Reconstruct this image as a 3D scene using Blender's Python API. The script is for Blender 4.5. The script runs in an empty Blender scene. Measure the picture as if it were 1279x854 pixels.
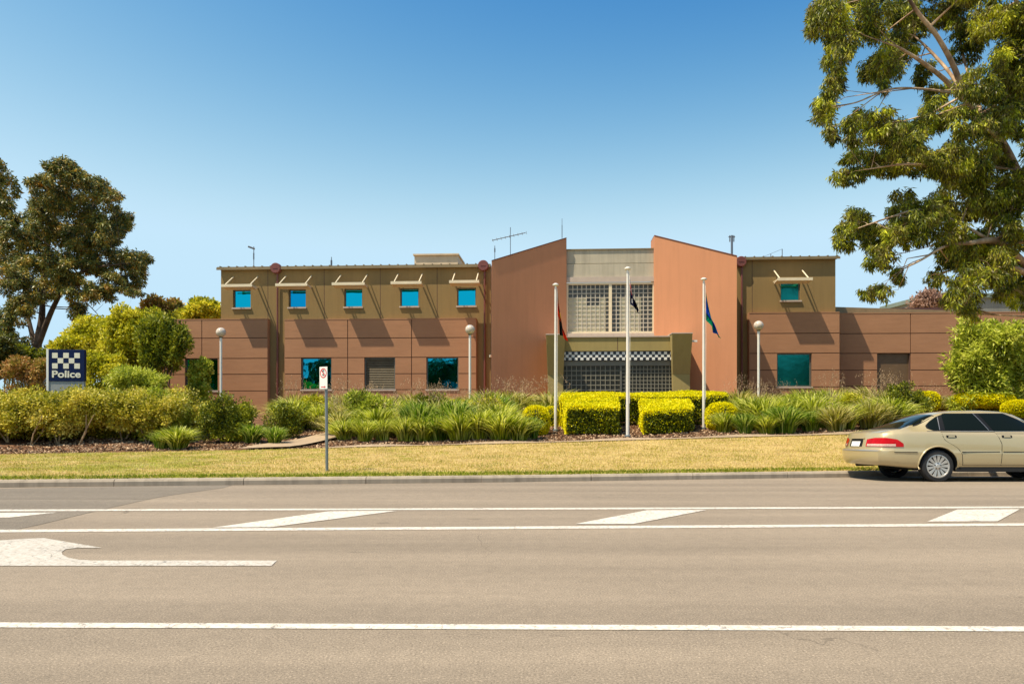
import bpy, bmesh, math, random
import numpy as np
from mathutils import Vector, Matrix
from mathutils.bvhtree import BVHTree

random.seed(7)
RNG = np.random.default_rng(11)
R = math.radians
scn = bpy.context.scene
COL = scn.collection

# ------------------------------------------------------------------ camera model
F, CX, YH, EYE = 910.0, 640.0, 505.0, 1.36
def WP(px, py, d):
    return Vector(((px - CX) / F * d, d, EYE - (py - YH) / F * d))
def X(px, d): return (px - CX) / F * d
def Z(py, d): return EYE - (py - YH) / F * d

# ------------------------------------------------------------------ materials
def lin(c):
    return tuple((x / 12.92 if x <= .04045 else ((x + .055) / 1.055) ** 2.4) for x in [v / 255 for v in c]) + (1,)

class NT:
    def __init__(s, name):
        s.m = bpy.data.materials.new(name); s.m.use_nodes = True
        s.t = s.m.node_tree; s.t.nodes.clear()
        s.out = s.t.nodes.new('ShaderNodeOutputMaterial')
        s.b = s.t.nodes.new('ShaderNodeBsdfPrincipled')
        s.t.links.new(s.b.outputs[0], s.out.inputs[0])
    def n(s, typ, **kw):
        nd = s.t.nodes.new(typ)
        for k, v in kw.items():
            if k.startswith('i_'):
                nd.inputs[k[2:].replace('_', ' ')].default_value = v
            else: setattr(nd, k, v)
        return nd
    def l(s, a, b): s.t.links.new(a, b)
    def coord(s, kind='Object', scale=(1, 1, 1)):
        tc = s.n('ShaderNodeTexCoord'); mp = s.n('ShaderNodeMapping')
        mp.inputs['Scale'].default_value = scale
        s.l(tc.outputs[kind], mp.inputs[0]); return mp.outputs[0]
    def noise(s, vec, scale, detail=4, rough=.6):
        nd = s.n('ShaderNodeTexNoise'); nd.inputs['Scale'].default_value = scale
        nd.inputs['Detail'].default_value = detail; nd.inputs['Roughness'].default_value = rough
        if vec is not None: s.l(vec, nd.inputs['Vector'])
        return nd.outputs['Fac']
    def ramp(s, fac, stops):
        r = s.n('ShaderNodeValToRGB'); e = r.color_ramp.elements
        while len(e) > 1: e.remove(e[-1])
        e[0].position = stops[0][0]; e[0].color = stops[0][1]
        for p, c in stops[1:]:
            q = e.new(p); q.color = c
        s.l(fac, r.inputs[0]); return r.outputs[0]
    def mix(s, fac, a, b, mode='MIX'):
        m = s.n('ShaderNodeMix', data_type='RGBA', blend_type=mode)
        if isinstance(fac, (int, float)): m.inputs[0].default_value = fac
        else: s.l(fac, m.inputs[0])
        for i, v in ((6, a), (7, b)):
            if isinstance(v, tuple): m.inputs[i].default_value = v
            else: s.l(v, m.inputs[i])
        return m.outputs[2]
    def bump(s, h, strength=.3, dist=.01):
        b = s.n('ShaderNodeBump'); b.inputs['Strength'].default_value = strength
        b.inputs['Distance'].default_value = dist
        s.l(h, b.inputs['Height']); s.l(b.outputs[0], s.b.inputs['Normal'])

def g(v): return (v, v, v, 1)
def sc(c, k): return (c[0] * k, c[1] * k, c[2] * k, 1)

def mat_plain(name, col, rough=.6, metal=0, var=.12, scale=3, bump=0, spec=.5, coat=0):
    t = NT(name); v = t.coord()
    if var:
        c = t.ramp(t.noise(v, scale, 5), [(.3, sc(col, 1 - var)), (.7, sc(col, 1 + var))])
        t.l(c, t.b.inputs['Base Color'])
    else: t.b.inputs['Base Color'].default_value = col
    t.b.inputs['Roughness'].default_value = rough; t.b.inputs['Metallic'].default_value = metal
    t.b.inputs['Specular IOR Level'].default_value = spec
    t.b.inputs['Coat Weight'].default_value = coat; t.b.inputs['Coat Roughness'].default_value = .04
    if bump: t.bump(t.noise(v, scale * 30, 3), bump, .005)
    return t.m

def mat_render(name, col, dirt=.25):
    """rendered / painted concrete wall with blotches, rain streaks and fine grain"""
    t = NT(name); v = t.coord()
    big = t.noise(v, .55, 5, .6)
    st = t.noise(t.coord(scale=(5, 5, .35)), 1.0, 5, .65)
    fine = t.noise(v, 60, 3, .7)
    c = t.ramp(big, [(.25, sc(col, 1 - dirt * .6)), (.5, col), (.8, sc(col, 1 + dirt * .4))])
    s2 = t.ramp(st, [(.3, g(1 - dirt * .7)), (.55, g(1.0))])
    c = t.mix(1.0, c, s2, 'MULTIPLY')
    f2 = t.ramp(fine, [(.3, g(.93)), (.7, g(1.0))])
    c = t.mix(1.0, c, f2, 'MULTIPLY')
    t.l(c, t.b.inputs['Base Color'])
    t.b.inputs['Roughness'].default_value = .85; t.b.inputs['Specular IOR Level'].default_value = .25
    t.bump(t.noise(v, 25, 4, .6), .25, .006)
    return t.m

def mat_panel(name, col):
    """precast panels with wavy horizontal trowel marks"""
    t = NT(name); v = t.coord()
    w = t.noise(t.coord(scale=(.8, .8, 5)), 1.6, 6, .6)
    big = t.noise(v, .8, 5, .6); fine = t.noise(v, 50, 3)
    c = t.ramp(w, [(.28, sc(col, .90)), (.5, col), (.72, sc(col, 1.07))])
    c = t.mix(.5, c, t.ramp(big, [(.3, sc(col, .85)), (.7, sc(col, 1.1))]))
    c = t.mix(1.0, c, t.ramp(fine, [(.3, g(.92)), (.7, g(1))]), 'MULTIPLY')
    t.l(c, t.b.inputs['Base Color'])
    t.b.inputs['Roughness'].default_value = .85; t.b.inputs['Specular IOR Level'].default_value = .25
    t.bump(w, .25, .02)
    return t.m

def mat_leaf(name, cols, trans=.3, rough=.5, clump=.5, spec=.35):
    """leaf colour differs leaf by leaf and clump by clump"""
    t = NT(name)
    geo = t.n('ShaderNodeNewGeometry')
    n_ = len(cols)
    c = t.ramp(geo.outputs['Random Per Island'], [((i + .5) / n_, lin(x)) for i, x in enumerate(cols)])
    c2 = t.ramp(t.noise(t.coord(), 1.1, 3, .6), [(.32 + .36 * i / max(1, n_ - 1), lin(x)) for i, x in enumerate(cols)])
    c = t.mix(clump, c, c2)
    t.l(c, t.b.inputs['Base Color'])
    t.b.inputs['Roughness'].default_value = rough; t.b.inputs['Specular IOR Level'].default_value = spec
    tr = t.n('ShaderNodeBsdfTranslucent'); t.l(c, tr.inputs[0])
    mx = t.n('ShaderNodeMixShader'); mx.inputs[0].default_value = trans
    t.l(t.b.outputs[0], mx.inputs[1]); t.l(tr.outputs[0], mx.inputs[2]); t.l(mx.outputs[0], t.out.inputs[0])
    return t.m

def mat_bark(name, cols, s=1.5):
    t = NT(name)
    c = t.ramp(t.noise(t.coord(scale=(1.5, 1.5, .5)), s, 6, .65), [(.3, lin(cols[0])), (.5, lin(cols[1])), (.68, lin(cols[2]))])
    t.l(c, t.b.inputs['Base Color']); t.b.inputs['Roughness'].default_value = .85
    t.bump(t.noise(t.coord(), 12, 5), .5, .02)
    return t.m

def mat_glass(name, tint, rough=.03, metal=1.0):
    t = NT(name)
    t.b.inputs['Base Color'].default_value = tint; t.b.inputs['Metallic'].default_value = metal
    t.b.inputs['Roughness'].default_value = rough
    t.bump(t.noise(t.coord(), 1.6, 2), .14, .03)
    return t.m

def mat_asphalt(name, base, warm=1.0):
    t = NT(name); v = t.coord()
    sp = t.noise(v, 75, 3, .8); mid = t.noise(v, 9, 4, .6)
    tr = t.noise(t.coord(scale=(.05, 1.2, 1)), 1.0, 4, .6)
    big = t.noise(v, .35, 4, .6)
    c = t.ramp(sp, [(.30, sc(base, .45)), (.45, sc(base, .92)), (.57, sc(base, 1.1)), (.70, sc(base, 2.0))])
    c = t.mix(1.0, c, t.ramp(mid, [(.3, g(.9)), (.7, g(1.05))]), 'MULTIPLY')
    c = t.mix(1.0, c, t.ramp(tr, [(.32, g(.80)), (.62, g(1.04))]), 'MULTIPLY')
    c = t.mix(1.0, c, t.ramp(big, [(.3, g(.92)), (.7, g(1.04))]), 'MULTIPLY')
    vo = t.n('ShaderNodeTexVoronoi', feature='DISTANCE_TO_EDGE'); vo.inputs['Scale'].default_value = .35
    wv = t.n('ShaderNodeVectorMath', operation='ADD')
    t.l(v, wv.inputs[0]); nz = t.n('ShaderNodeTexNoise'); nz.inputs['Scale'].default_value = 1.5; nz.inputs['Detail'].default_value = 6
    t.l(v, nz.inputs['Vector']); t.l(nz.outputs['Color'], wv.inputs[1]); t.l(wv.outputs[0], vo.inputs['Vector'])
    cr = t.ramp(vo.outputs['Distance'], [(.0, g(.6)), (.0035, g(1))])
    msk = t.ramp(t.noise(v, .25, 2), [(.52, g(0)), (.6, g(1))])
    c = t.mix(msk, c, t.mix(1.0, c, cr, 'MULTIPLY'))
    spot = t.ramp(t.noise(t.coord(scale=(.6, 1.4, 1)), 2.6, 3, .5), [(.70, g(1)), (.76, g(.72))])
    c = t.mix(1.0, c, spot, 'MULTIPLY')
    t.l(c, t.b.inputs['Base Color'])
    t.b.inputs['Roughness'].default_value = .85; t.b.inputs['Specular IOR Level'].default_value = .3
    t.bump(t.noise(v, 110, 2, .7), .5, .006)
    return t.m

def mat_paint(name, k=.92):
    t = NT(name); v = t.coord()
    w = t.noise(v, 26, 5, .75); big = t.noise(v, 2.2, 3)
    c = t.ramp(w, [(.30, lin((150, 132, 110))), (.42, lin((206, 194, 176))), (.56, lin((226, 216, 202))), (.7, lin((234, 226, 214)))])
    c = t.mix(1.0, c, t.ramp(big, [(.3, g(.88)), (.7, g(1))]), 'MULTIPLY')
    vo = t.n('ShaderNodeTexVoronoi', feature='DISTANCE_TO_EDGE'); vo.inputs['Scale'].default_value = 2.2
    wv = t.n('ShaderNodeVectorMath', operation='ADD')
    nz = t.n('ShaderNodeTexNoise'); nz.inputs['Scale'].default_value = 3; nz.inputs['Detail'].default_value = 5
    t.l(v, nz.inputs['Vector']); t.l(v, wv.inputs[0]); t.l(nz.outputs['Color'], wv.inputs[1]); t.l(wv.outputs[0], vo.inputs['Vector'])
    c = t.mix(1.0, c, t.ramp(vo.outputs['Distance'], [(.006, g(.5)), (.016, g(1))]), 'MULTIPLY')
    c = t.mix(1.0, c, g(k), 'MULTIPLY')
    t.l(c, t.b.inputs['Base Color']); t.b.inputs['Roughness'].default_value = .6
    return t.m

M = {}
M['asphalt'] = mat_asphalt('asphalt', (.272, .215, .155, 1))
M['asphalt_dark'] = mat_asphalt('asphalt_patch', (.20, .165, .125, 1))
M['paint'] = mat_paint('road_paint'); M['paint_old'] = mat_paint('worn_road_paint', .74)
M['kerb'] = mat_render('kerb_concrete', (.40, .33, .25, 1), .45)
M['path'] = mat_render('path_concrete', (.40, .29, .185, 1), .35)
M['salmon'] = mat_render('salmon_render', (.555, .245, .125, 1), .10)
M['olive'] = mat_render('olive_render', (.275, .180, .070, 1), .14)
M['olive_portal'] = mat_render('olive_portal', (.36, .275, .105, 1), .12)
M['panel'] = mat_panel('brown_panels', (.41, .205, .105, 1))
M['groove'] = mat_plain('groove', (.11, .055, .035, 1), .9)
M['grey_conc'] = mat_render('grey_concrete', (.50, .44, .33, 1), .30)
M['cream'] = mat_plain('cream_metal', (.74, .62, .42, 1), .5, var=.06)
M['sill'] = mat_plain('pale_sill', (.50, .40, .32, 1), .6, var=.08)
M['win_frame'] = mat_plain('window_frame_metal', (.16, .15, .12, 1), .45, .3, var=.08)
M['maroon'] = mat_plain('maroon_pipe', (.17, .048, .036, 1), .5, var=.12)
M['cyan_glass'] = mat_glass('sky_blue_reflective_glass', (.004, .42, .56, 1))
M['blue_glass'] = mat_glass('deeper_blue_reflective_glass', (.004, .30, .54, 1))
M['teal_glass'] = mat_glass('dark_teal_reflective_glass', (.012, .34, .46, 1))
M['green_glass'] = mat_glass('green_teal_glass', (.012, .20, .17, 1), .12)
M['block_glass'] = mat_plain('glass_block_dark', (.075, .065, .045, 1), .12, var=.5, scale=9)
M['block_glass2'] = mat_plain('glass_block_grey', (.055, .052, .036, 1), .35, var=.35, scale=7, spec=.25)
M['mortar'] = mat_plain('pale_mortar', (.50, .45, .36, 1), .7)
M['mortar2'] = mat_plain('dull_mortar', (.24, .22, .16, 1), .7)
M['blind'] = mat_plain('cream_blind', (.50, .46, .32, 1), .8, var=.15, scale=6)
M['black'] = mat_plain('black_tile', (.008, .008, .015, 1), .25, var=0)
M['white_tile'] = mat_plain('white_tile', (.78, .76, .70, 1), .3, var=.03)
M['louvre'] = mat_plain('louvre_metal', (.19, .15, .09, 1), .5, .2)
M['door_brown'] = mat_plain('brown_door_paint', (.14, .085, .04, 1), .6)
M['roof_metal'] = mat_plain('roof_metal', (.24, .175, .09, 1), .5, .2)
M['plant_box'] = mat_plain('plant_box_cream', (.62, .47, .30, 1), .7)
M['dark_roof'] = mat_plain('dark_maroon_roof', (.09, .035, .03, 1), .6)
M['aerial'] = mat_plain('aerial_metal', (.16, .17, .19, 1), .4, .6, var=.05)
M['white_pole'] = mat_plain('white_pole_paint', (.74, .70, .63, 1), .4, var=.05)
M['galv'] = mat_plain('galvanised_steel', (.21, .24, .25, 1), .45, .4)
M['navy'] = mat_plain('navy_sign', (.002, .012, .06, 1), .45, var=.03, spec=.2)
M['sign_white'] = mat_plain('sign_white', (.80, .78, .72, 1), .4, var=.03)
M['sign_red'] = mat_plain('sign_red', (.62, .03, .03, 1), .4, var=.03)
M['sign_cream'] = mat_plain('sign_cream', (.78, .74, .58, 1), .4, var=.05)
M['base_grey'] = mat_plain('grey_sign_base', (.30, .31, .30, 1), .7)

# ------------------------------------------------------------------ mesh helpers
class MB:
    def __init__(s): s.v, s.f, s.m = [], [], []
    def add(s, vs, fs, mi=0):
        b = len(s.v); s.v += [tuple(v) for v in vs]
        for f in fs: s.f.append(tuple(b + i for i in f)); s.m.append(mi)
    def box(s, a, b, mi=0):
        x0, y0, z0 = a; x1, y1, z1 = b
        if x0 > x1: x0, x1 = x1, x0
        if y0 > y1: y0, y1 = y1, y0
        if z0 > z1: z0, z1 = z1, z0
        s.add([(x0, y0, z0), (x1, y0, z0), (x1, y1, z0), (x0, y1, z0), (x0, y0, z1), (x1, y0, z1), (x1, y1, z1), (x0, y1, z1)],
              [(0, 3, 2, 1), (4, 5, 6, 7), (0, 1, 5, 4), (1, 2, 6, 5), (2, 3, 7, 6), (3, 0, 4, 7)], mi)
    def hexa(s, lo, hi, mi=0):
        """two loops of points (bottom, top) of the same length"""
        n = len(lo); s.add(list(lo) + list(hi), [tuple(reversed(range(n))), tuple(range(n, 2 * n))] +
                           [(i, (i + 1) % n, n + (i + 1) % n, n + i) for i in range(n)], mi)
    def tube(s, pts, rad, seg=8, mi=0, cap=True):
        pts = [Vector(p) for p in pts]
        if not isinstance(rad, (list, tuple)): rad = [rad] * len(pts)
        b = len(s.v); n = len(pts); ref = Vector((.13, .27, 1)).normalized()
        for i, p in enumerate(pts):
            d = (pts[min(i + 1, n - 1)] - pts[max(i - 1, 0)]).normalized()
            r0 = ref if abs(d.dot(ref)) < .93 else Vector((1, .1, 0)).normalized()
            a = d.cross(r0).normalized(); c = d.cross(a)
            for k in range(seg):
                t = 2 * math.pi * k / seg
                s.v.append(tuple(p + (a * math.cos(t) + c * math.sin(t)) * rad[i]))
        for i in range(n - 1):
            for k in range(seg):
                k2 = (k + 1) % seg
                s.f.append((b + i * seg + k, b + i * seg + k2, b + (i + 1) * seg + k2, b + (i + 1) * seg + k)); s.m.append(mi)
        if cap:
            s.f.append(tuple(b + k for k in range(seg))); s.m.append(mi)
            s.f.append(tuple(b + (n - 1) * seg + k for k in reversed(range(seg)))); s.m.append(mi)
    def lathe(s, prof, c=(0, 0, 0), seg=24, mi=0, axis='z'):
        b = len(s.v)
        for r, h in prof:
            for k in range(seg):
                t = 2 * math.pi * k / seg; a, d = r * math.cos(t), r * math.sin(t)
                p = (a, d, h) if axis == 'z' else (a, h, d)
                s.v.append((c[0] + p[0], c[1] + p[1], c[2] + p[2]))
        for i in range(len(prof) - 1):
            for k in range(seg):
                k2 = (k + 1) % seg
                s.f.append((b + i * seg + k, b + i * seg + k2, b + (i + 1) * seg + k2, b + (i + 1) * seg + k)); s.m.append(mi)

def link(o, parent=None):
    COL.objects.link(o)
    if parent is not None: o.parent = parent
    return o
def build(name, mb, mats, parent=None, smooth=None, bevel=0, loc=None):
    me = bpy.data.meshes.new(name); me.from_pydata(mb.v, [], mb.f)
    mats = mats if isinstance(mats, (list, tuple)) else [mats]
    for m in mats: me.materials.append(m)
    if len(mats) > 1: me.polygons.foreach_set('material_index', mb.m)
    me.validate(); me.update()
    bm = bmesh.new(); bm.from_mesh(me); bmesh.ops.recalc_face_normals(bm, faces=bm.faces); bm.to_mesh(me); bm.free()
    if smooth is not None:
        me.polygons.foreach_set('use_smooth', [True] * len(me.polygons)); me.set_sharp_from_angle(angle=R(smooth))
    o = bpy.data.objects.new(name, me); link(o, parent)
    if loc: o.location = loc
    if bevel:
        b = o.modifiers.new('bevel', 'BEVEL'); b.width = bevel; b.segments = 2; b.limit_method = 'ANGLE'
    return o
def arr(name, V, Fc, mats, parent=None, mi=None, smooth=False):
    me = bpy.data.meshes.new(name); n = Fc.shape[1]
    me.vertices.add(len(V)); me.vertices.foreach_set('co', V.astype(np.float32).ravel())
    me.loops.add(Fc.size); me.loops.foreach_set('vertex_index', Fc.astype(np.int32).ravel())
    me.polygons.add(len(Fc)); me.polygons.foreach_set('loop_start', np.arange(0, Fc.size, n, dtype=np.int32))
    for m in (mats if isinstance(mats, (list, tuple)) else [mats]): me.materials.append(m)
    if mi is not None: me.polygons.foreach_set('material_index', mi.astype(np.int32))
    if smooth: me.polygons.foreach_set('use_smooth', np.ones(len(Fc), dtype=bool))
    me.update(calc_edges=True); me.validate()
    return link(bpy.data.objects.new(name, me), parent)
def tag(o, label=None, cat=None, group=None, kind=None):
    for k, v in (('label', label), ('category', cat), ('group', group), ('kind', kind)):
        if v: o[k] = v
    return o
def empty(name, loc, rz=0):
    o = bpy.data.objects.new(name, None); o.location = loc; o.rotation_euler = (0, 0, rz)
    o.empty_display_size = .2
    return link(o)
def copy_tree(o, parent=None):
    c = o.copy(); COL.objects.link(c)
    if parent is not None: c.parent = parent
    for ch in [x for x in bpy.data.objects if x.parent == o]: copy_tree(ch, c)
    return c

# ------------------------------------------------------------------ terrain
def pl(pts):
    xs, ys = zip(*pts); return lambda x: np.interp(x, xs, ys)
KY = pl([(-80, 11.0), (-20, 11.9), (-9, 12.85), (0, 14.4), (7.5, 16.25), (11, 16.7), (80, 18.2)])
EY = pl([(-80, 19.0), (-14, 20), (0, 21), (9.7, 21.6), (80, 23)])
EZ = pl([(-80, -.05), (-14, .0), (-7.6, .09), (0, .25), (9.7, .50), (80, .9)])
BASEZ = 1.0
def road_z(y): return -.045 * np.maximum(0, np.asarray(y) - 10.5)
def gz(x, y):
    """height of the verge and garden"""
    x = np.asarray(x, float); y = np.asarray(y, float)
    ky, ey, ez = KY(x), EY(x), EZ(x)
    k0 = road_z(ky) + .13
    t = np.clip((y - ky) / (ey - ky), 0, 1)
    lawn = k0 + (ez - k0) * (t * .75 + .25 * t * t)
    t2 = np.clip((y - ey) / (34 - ey), 0, 1)
    bed = ez + (BASEZ - ez) * t2 + .03 * np.sin(x * 1.7 + y) * (t2 > 0) * (t2 < 1)
    return np.where(y < ey, lawn, bed)
def ground_at(px, py):
    """where the sight line through a pixel meets the verge"""
    for d in np.arange(12, 34, .05):
        if Z(py, d) <= gz(X(px, d), d): return Vector((X(px, d), d, float(gz(X(px, d), d))))
    return WP(px, py, 34)

def sheet(name, xs, y0f, y1f, ny, zf, mat, off=0, ys=None):
    xs = np.asarray(xs); rows = []
    for j in range(ny + 1):
        t = j / ny; yy = y0f(xs) * (1 - t) + y1f(xs) * t
        rows.append(np.stack([xs, yy, zf(xs, yy) + off], 1))
    V = np.concatenate(rows); n = len(xs)
    Fc = np.array([(j * n + i, j * n + i + 1, (j + 1) * n + i + 1, (j + 1) * n + i) for j in range(ny) for i in range(n - 1)])
    return arr(name, V, Fc, mat, smooth=True)
XS = np.concatenate([np.linspace(-1200, -60, 8), np.linspace(-40, 40, 161), np.linspace(60, 1200, 8)])

def mat_ground(name, kind):
    t = NT(name); v = t.coord()
    if kind == 'lawn':
        dry = t.noise(t.coord(scale=(.35, .9, 1)), .9, 5, .65); fine = t.noise(t.coord(scale=(1, .5, 1)), 28, 4, .8)
        mid = t.noise(t.coord(scale=(.8, 1.6, 1)), 3.2, 5, .7)
        grn = t.ramp(fine, [(.3, lin((84, 96, 14))), (.5, lin((156, 160, 44))), (.7, lin((200, 192, 96)))])
        tan = t.ramp(fine, [(.3, lin((156, 126, 70))), (.5, lin((210, 180, 116))), (.7, lin((234, 210, 156)))])
        sx = t.n('ShaderNodeSeparateXYZ'); t.l(v, sx.inputs[0])
        # the verge is drier towards the right and away from the kerb, greener at the left and along the kerb
        mr = t.n('ShaderNodeMapRange'); mr.inputs['From Min'].default_value = -8; mr.inputs['From Max'].default_value = 5
        mr.inputs['To Min'].default_value = -.20; mr.inputs['To Max'].default_value = .26; t.l(sx.outputs[0], mr.inputs[0])
        wk = t.n('ShaderNodeMath', operation='MULTIPLY_ADD'); t.l(sx.outputs[0], wk.inputs[0]); wk.inputs[1].default_value = -.22
        wk.inputs[2].default_value = -14.6; ke = t.n('ShaderNodeMath', operation='ADD'); t.l(sx.outputs[1], ke.inputs[0]); t.l(wk.outputs[0], ke.inputs[1])
        m3 = t.n('ShaderNodeMapRange'); m3.inputs['From Min'].default_value = .1; m3.inputs['From Max'].default_value = 1.3
        m3.inputs['To Min'].default_value = -.45; m3.inputs['To Max'].default_value = 0; t.l(ke.outputs[0], m3.inputs[0])
        a = t.n('ShaderNodeMath', operation='ADD'); t.l(dry, a.inputs[0]); t.l(mr.outputs[0], a.inputs[1])
        b = t.n('ShaderNodeMath', operation='ADD'); t.l(a.outputs[0], b.inputs[0]); t.l(m3.outputs[0], b.inputs[1])
        c3 = t.n('ShaderNodeMath', operation='MULTIPLY_ADD'); t.l(mid, c3.inputs[0]); c3.inputs[1].default_value = 1.3; t.l(b.outputs[0], c3.inputs[2])
        f = t.ramp(c3.outputs[0], [(.93, g(0)), (1.20, g(1))])
        c = t.mix(f, grn, tan)
        c = t.mix(1.0, c, t.ramp(t.noise(t.coord(scale=(.6, 3.2, 1)), 1.7, 6, .75), [(.34, (.72, .64, .60, 1)), (.52, g(1))]), 'MULTIPLY')
        t.l(sc_mul(t, c, .85), t.b.inputs['Base Color'])
        t.bump(fine, .8, .05)
    else:
        a = t.noise(v, 14, 5, .8); big = t.noise(v, 1.3, 4)
        c = t.ramp(a, [(.28, lin((50, 28, 18))), (.45, lin((118, 84, 62))), (.6, lin((168, 128, 98))), (.75, lin((210, 178, 146)))])
        c = t.mix(.45, c, t.ramp(big, [(.35, lin((92, 62, 44))), (.65, lin((160, 120, 90)))]))
        t.l(sc_mul(t, c, .75), t.b.inputs['Base Color'])
        t.bump(a, .9, .06)
    t.b.inputs['Roughness'].default_value = .95; t.b.inputs['Specular IOR Level'].default_value = .1
    return t.m
def sc_mul(t, c, k): return t.mix(1.0, c, g(k), 'MULTIPLY')
M['lawn'] = mat_ground('lawn_grass', 'lawn'); M['mulch'] = mat_ground('mulch', 'mulch')

tag(sheet('ground', XS, lambda x: EY(x) - .3, lambda x: EY(x) * 0 + 45, 40, lambda x, y: gz(x, y), M['mulch'], -.03), kind='structure')
tag(sheet('terrain', XS, lambda x: x * 0 + 44.5, lambda x: x * 0 + 2500, 6, lambda x, y: x * 0 + BASEZ, M['lawn'], -.05), kind='structure')
tag(sheet('road', XS, lambda x: x * 0 - 400, lambda x: x * 0 + 10.5, 3, lambda x, y: road_z(y), M['asphalt']), kind='structure')
o = sheet('road', XS, lambda x: x * 0 + 10.5, lambda x: KY(x) + .02, 6, lambda x, y: road_z(y), M['asphalt']); tag(o, kind='structure')
tag(sheet('lawn', XS, lambda x: KY(x) + .13, lambda x: EY(x), 16, lambda x, y: gz(x, y), M['lawn'], -.012), kind='structure')
# footpath strip along the bed, from the ramp to the right
xs2 = np.concatenate([np.linspace(-5.3, 40, 100), [80]])
o = sheet('footpath', xs2, lambda x: EY(x) - .16, lambda x: EY(x) + .16, 2, lambda x, y: gz(x, y), M['path'], .016); tag(o, kind='structure')
# the concrete ramp crossing the bed on the left
rp = [ground_at(298, 562), ground_at(362, 559.5), ground_at(430, 546), ground_at(400, 543.5)]
a, b, c, d_ = rp
mb = MB(); NN = 12
for i in range(NN + 1):
    t = i / NN
    for p, q in ((a, d_), (b, c)):
        w = p.lerp(q, t * 2.2); mb.v.append((w.x, w.y, float(gz(w.x, w.y)) + .05))
for i in range(NN): mb.f.append((2 * i, 2 * i + 1, 2 * i + 3, 2 * i + 2)); mb.m.append(0)
tag(build('path', mb, M['path']), kind='structure')
# kerb: segments with joints
mb = MB(); x = -60.0
while x < 60:
    x1 = x + 2.2
    def kp(xx, s): 
        k = float(KY(xx)); z = float(road_z(k)); return k, z
    k0, z0 = kp(x + .006, 0); k1, z1 = kp(x1 - .006, 0)
    prof = [(0, -.08), (0, .085), (.028, .125), (.16, .13), (.16, -.08)]
    mb.hexa([(x + .006, k0 + q, z0 + h) for q, h in prof], [(x1 - .006, k1 + q, z1 + h) for q, h in prof])
    x = x1
tag(build('kerb', mb, M['kerb']), kind='structure')

# road markings: drawn on the flat carriageway
def road_poly(name, pts, mat, off=.004, sub=0):
    mb = MB(); vs = []
    for px, py in pts:
        d = F * EYE / (py - YH)
        if d > 10.5:
            lo = 10.5
            for dd in np.arange(10.5, 20, .01):
                if (py - YH) / F * dd >= EYE - float(road_z(dd)) : lo = dd; break
            d = lo
        vs.append((X(px, d), d, float(road_z(d)) + off))
    mb.add(vs, [tuple(range(len(vs)))])
    return tag(build(name, mb, mat), kind='structure')
def line(name, x0, y0, x1, y1, th0, th1, off=.004):
    sl = (y1 - y0) / (x1 - x0)
    A, B = -600, 1900
    ya, yb = y0 + sl * (A - x0), y0 + sl * (B - x0)
    return road_poly(name, [(A, ya), (B, yb), (B, yb + th1), (A, ya + th0)], M['paint'], off)
line('road_line', 0, 777.5, 1279, 782.5, 6.2, 6.2)
line('road_line', 0, 661.5, 1279, 653.5, 3.4, 3.0)
line('road_line', 0, 636.3, 1279, 632.4, 2.1, 2.1)
for bar in ([(266, 659), (338, 658.6), (497, 638), (412, 638.6)], [(718, 654.6), (792, 654.4), (883, 637), (808, 637.4)],
            [(1158, 651.6), (1246, 651.2), (1274, 636), (1196, 636.4)], [(-60, 647), (12, 646.4), (72, 640.2), (0, 640.6)]):
    road_poly('road_chevron_bar', bar, M['paint'], .006)
arrow = [(0, 675), (30, 673), (55, 672), (90, 678), (127, 684.2), (95, 684.4), (82, 686), (77, 689.5), (78, 693), (85, 696.5), (97, 699), (115, 700.2),
         (346, 700.2), (339, 706.8), (-90, 706.8), (-120, 700), (-60, 688)]
road_poly('road_arrow', arrow, M['paint_old'], .005)
road_poly('road_patch', [(-700, 622.8), (-700, 612), (0, 610.3), (150, 607.5), (290, 605.6), (280, 609), (215, 618), (188, 622.8)], M['asphalt_dark'], .003)
road_poly('road_patch', [(-700, 700), (-700, 623.0), (188, 623.0), (165, 628), (120, 638), (50, 655), (0, 665)], M['asphalt_dark'], .003)

# ------------------------------------------------------------------ the police station
A0 = R(3.5); D0 = 35.0
root = empty('police_station', (0, D0, BASEZ), -A0)
tag(root, 'two-storey brown, olive and salmon police station behind the garden bed', 'building')
def L(px, py=505, p=0.0):
    tx = (px - CX) / F
    d = (D0 * math.cos(A0) - p) / (tx * math.sin(A0) + math.cos(A0))
    u = d * tx * math.cos(A0) - (d - D0) * math.sin(A0)
    return u, Z(py, d) - BASEZ
def LU(px, p=0.0): return L(px, 505, p)[0]
def LZ(px, py, p=0.0): return L(px, py, p)[1]
BOT = -.8

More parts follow.
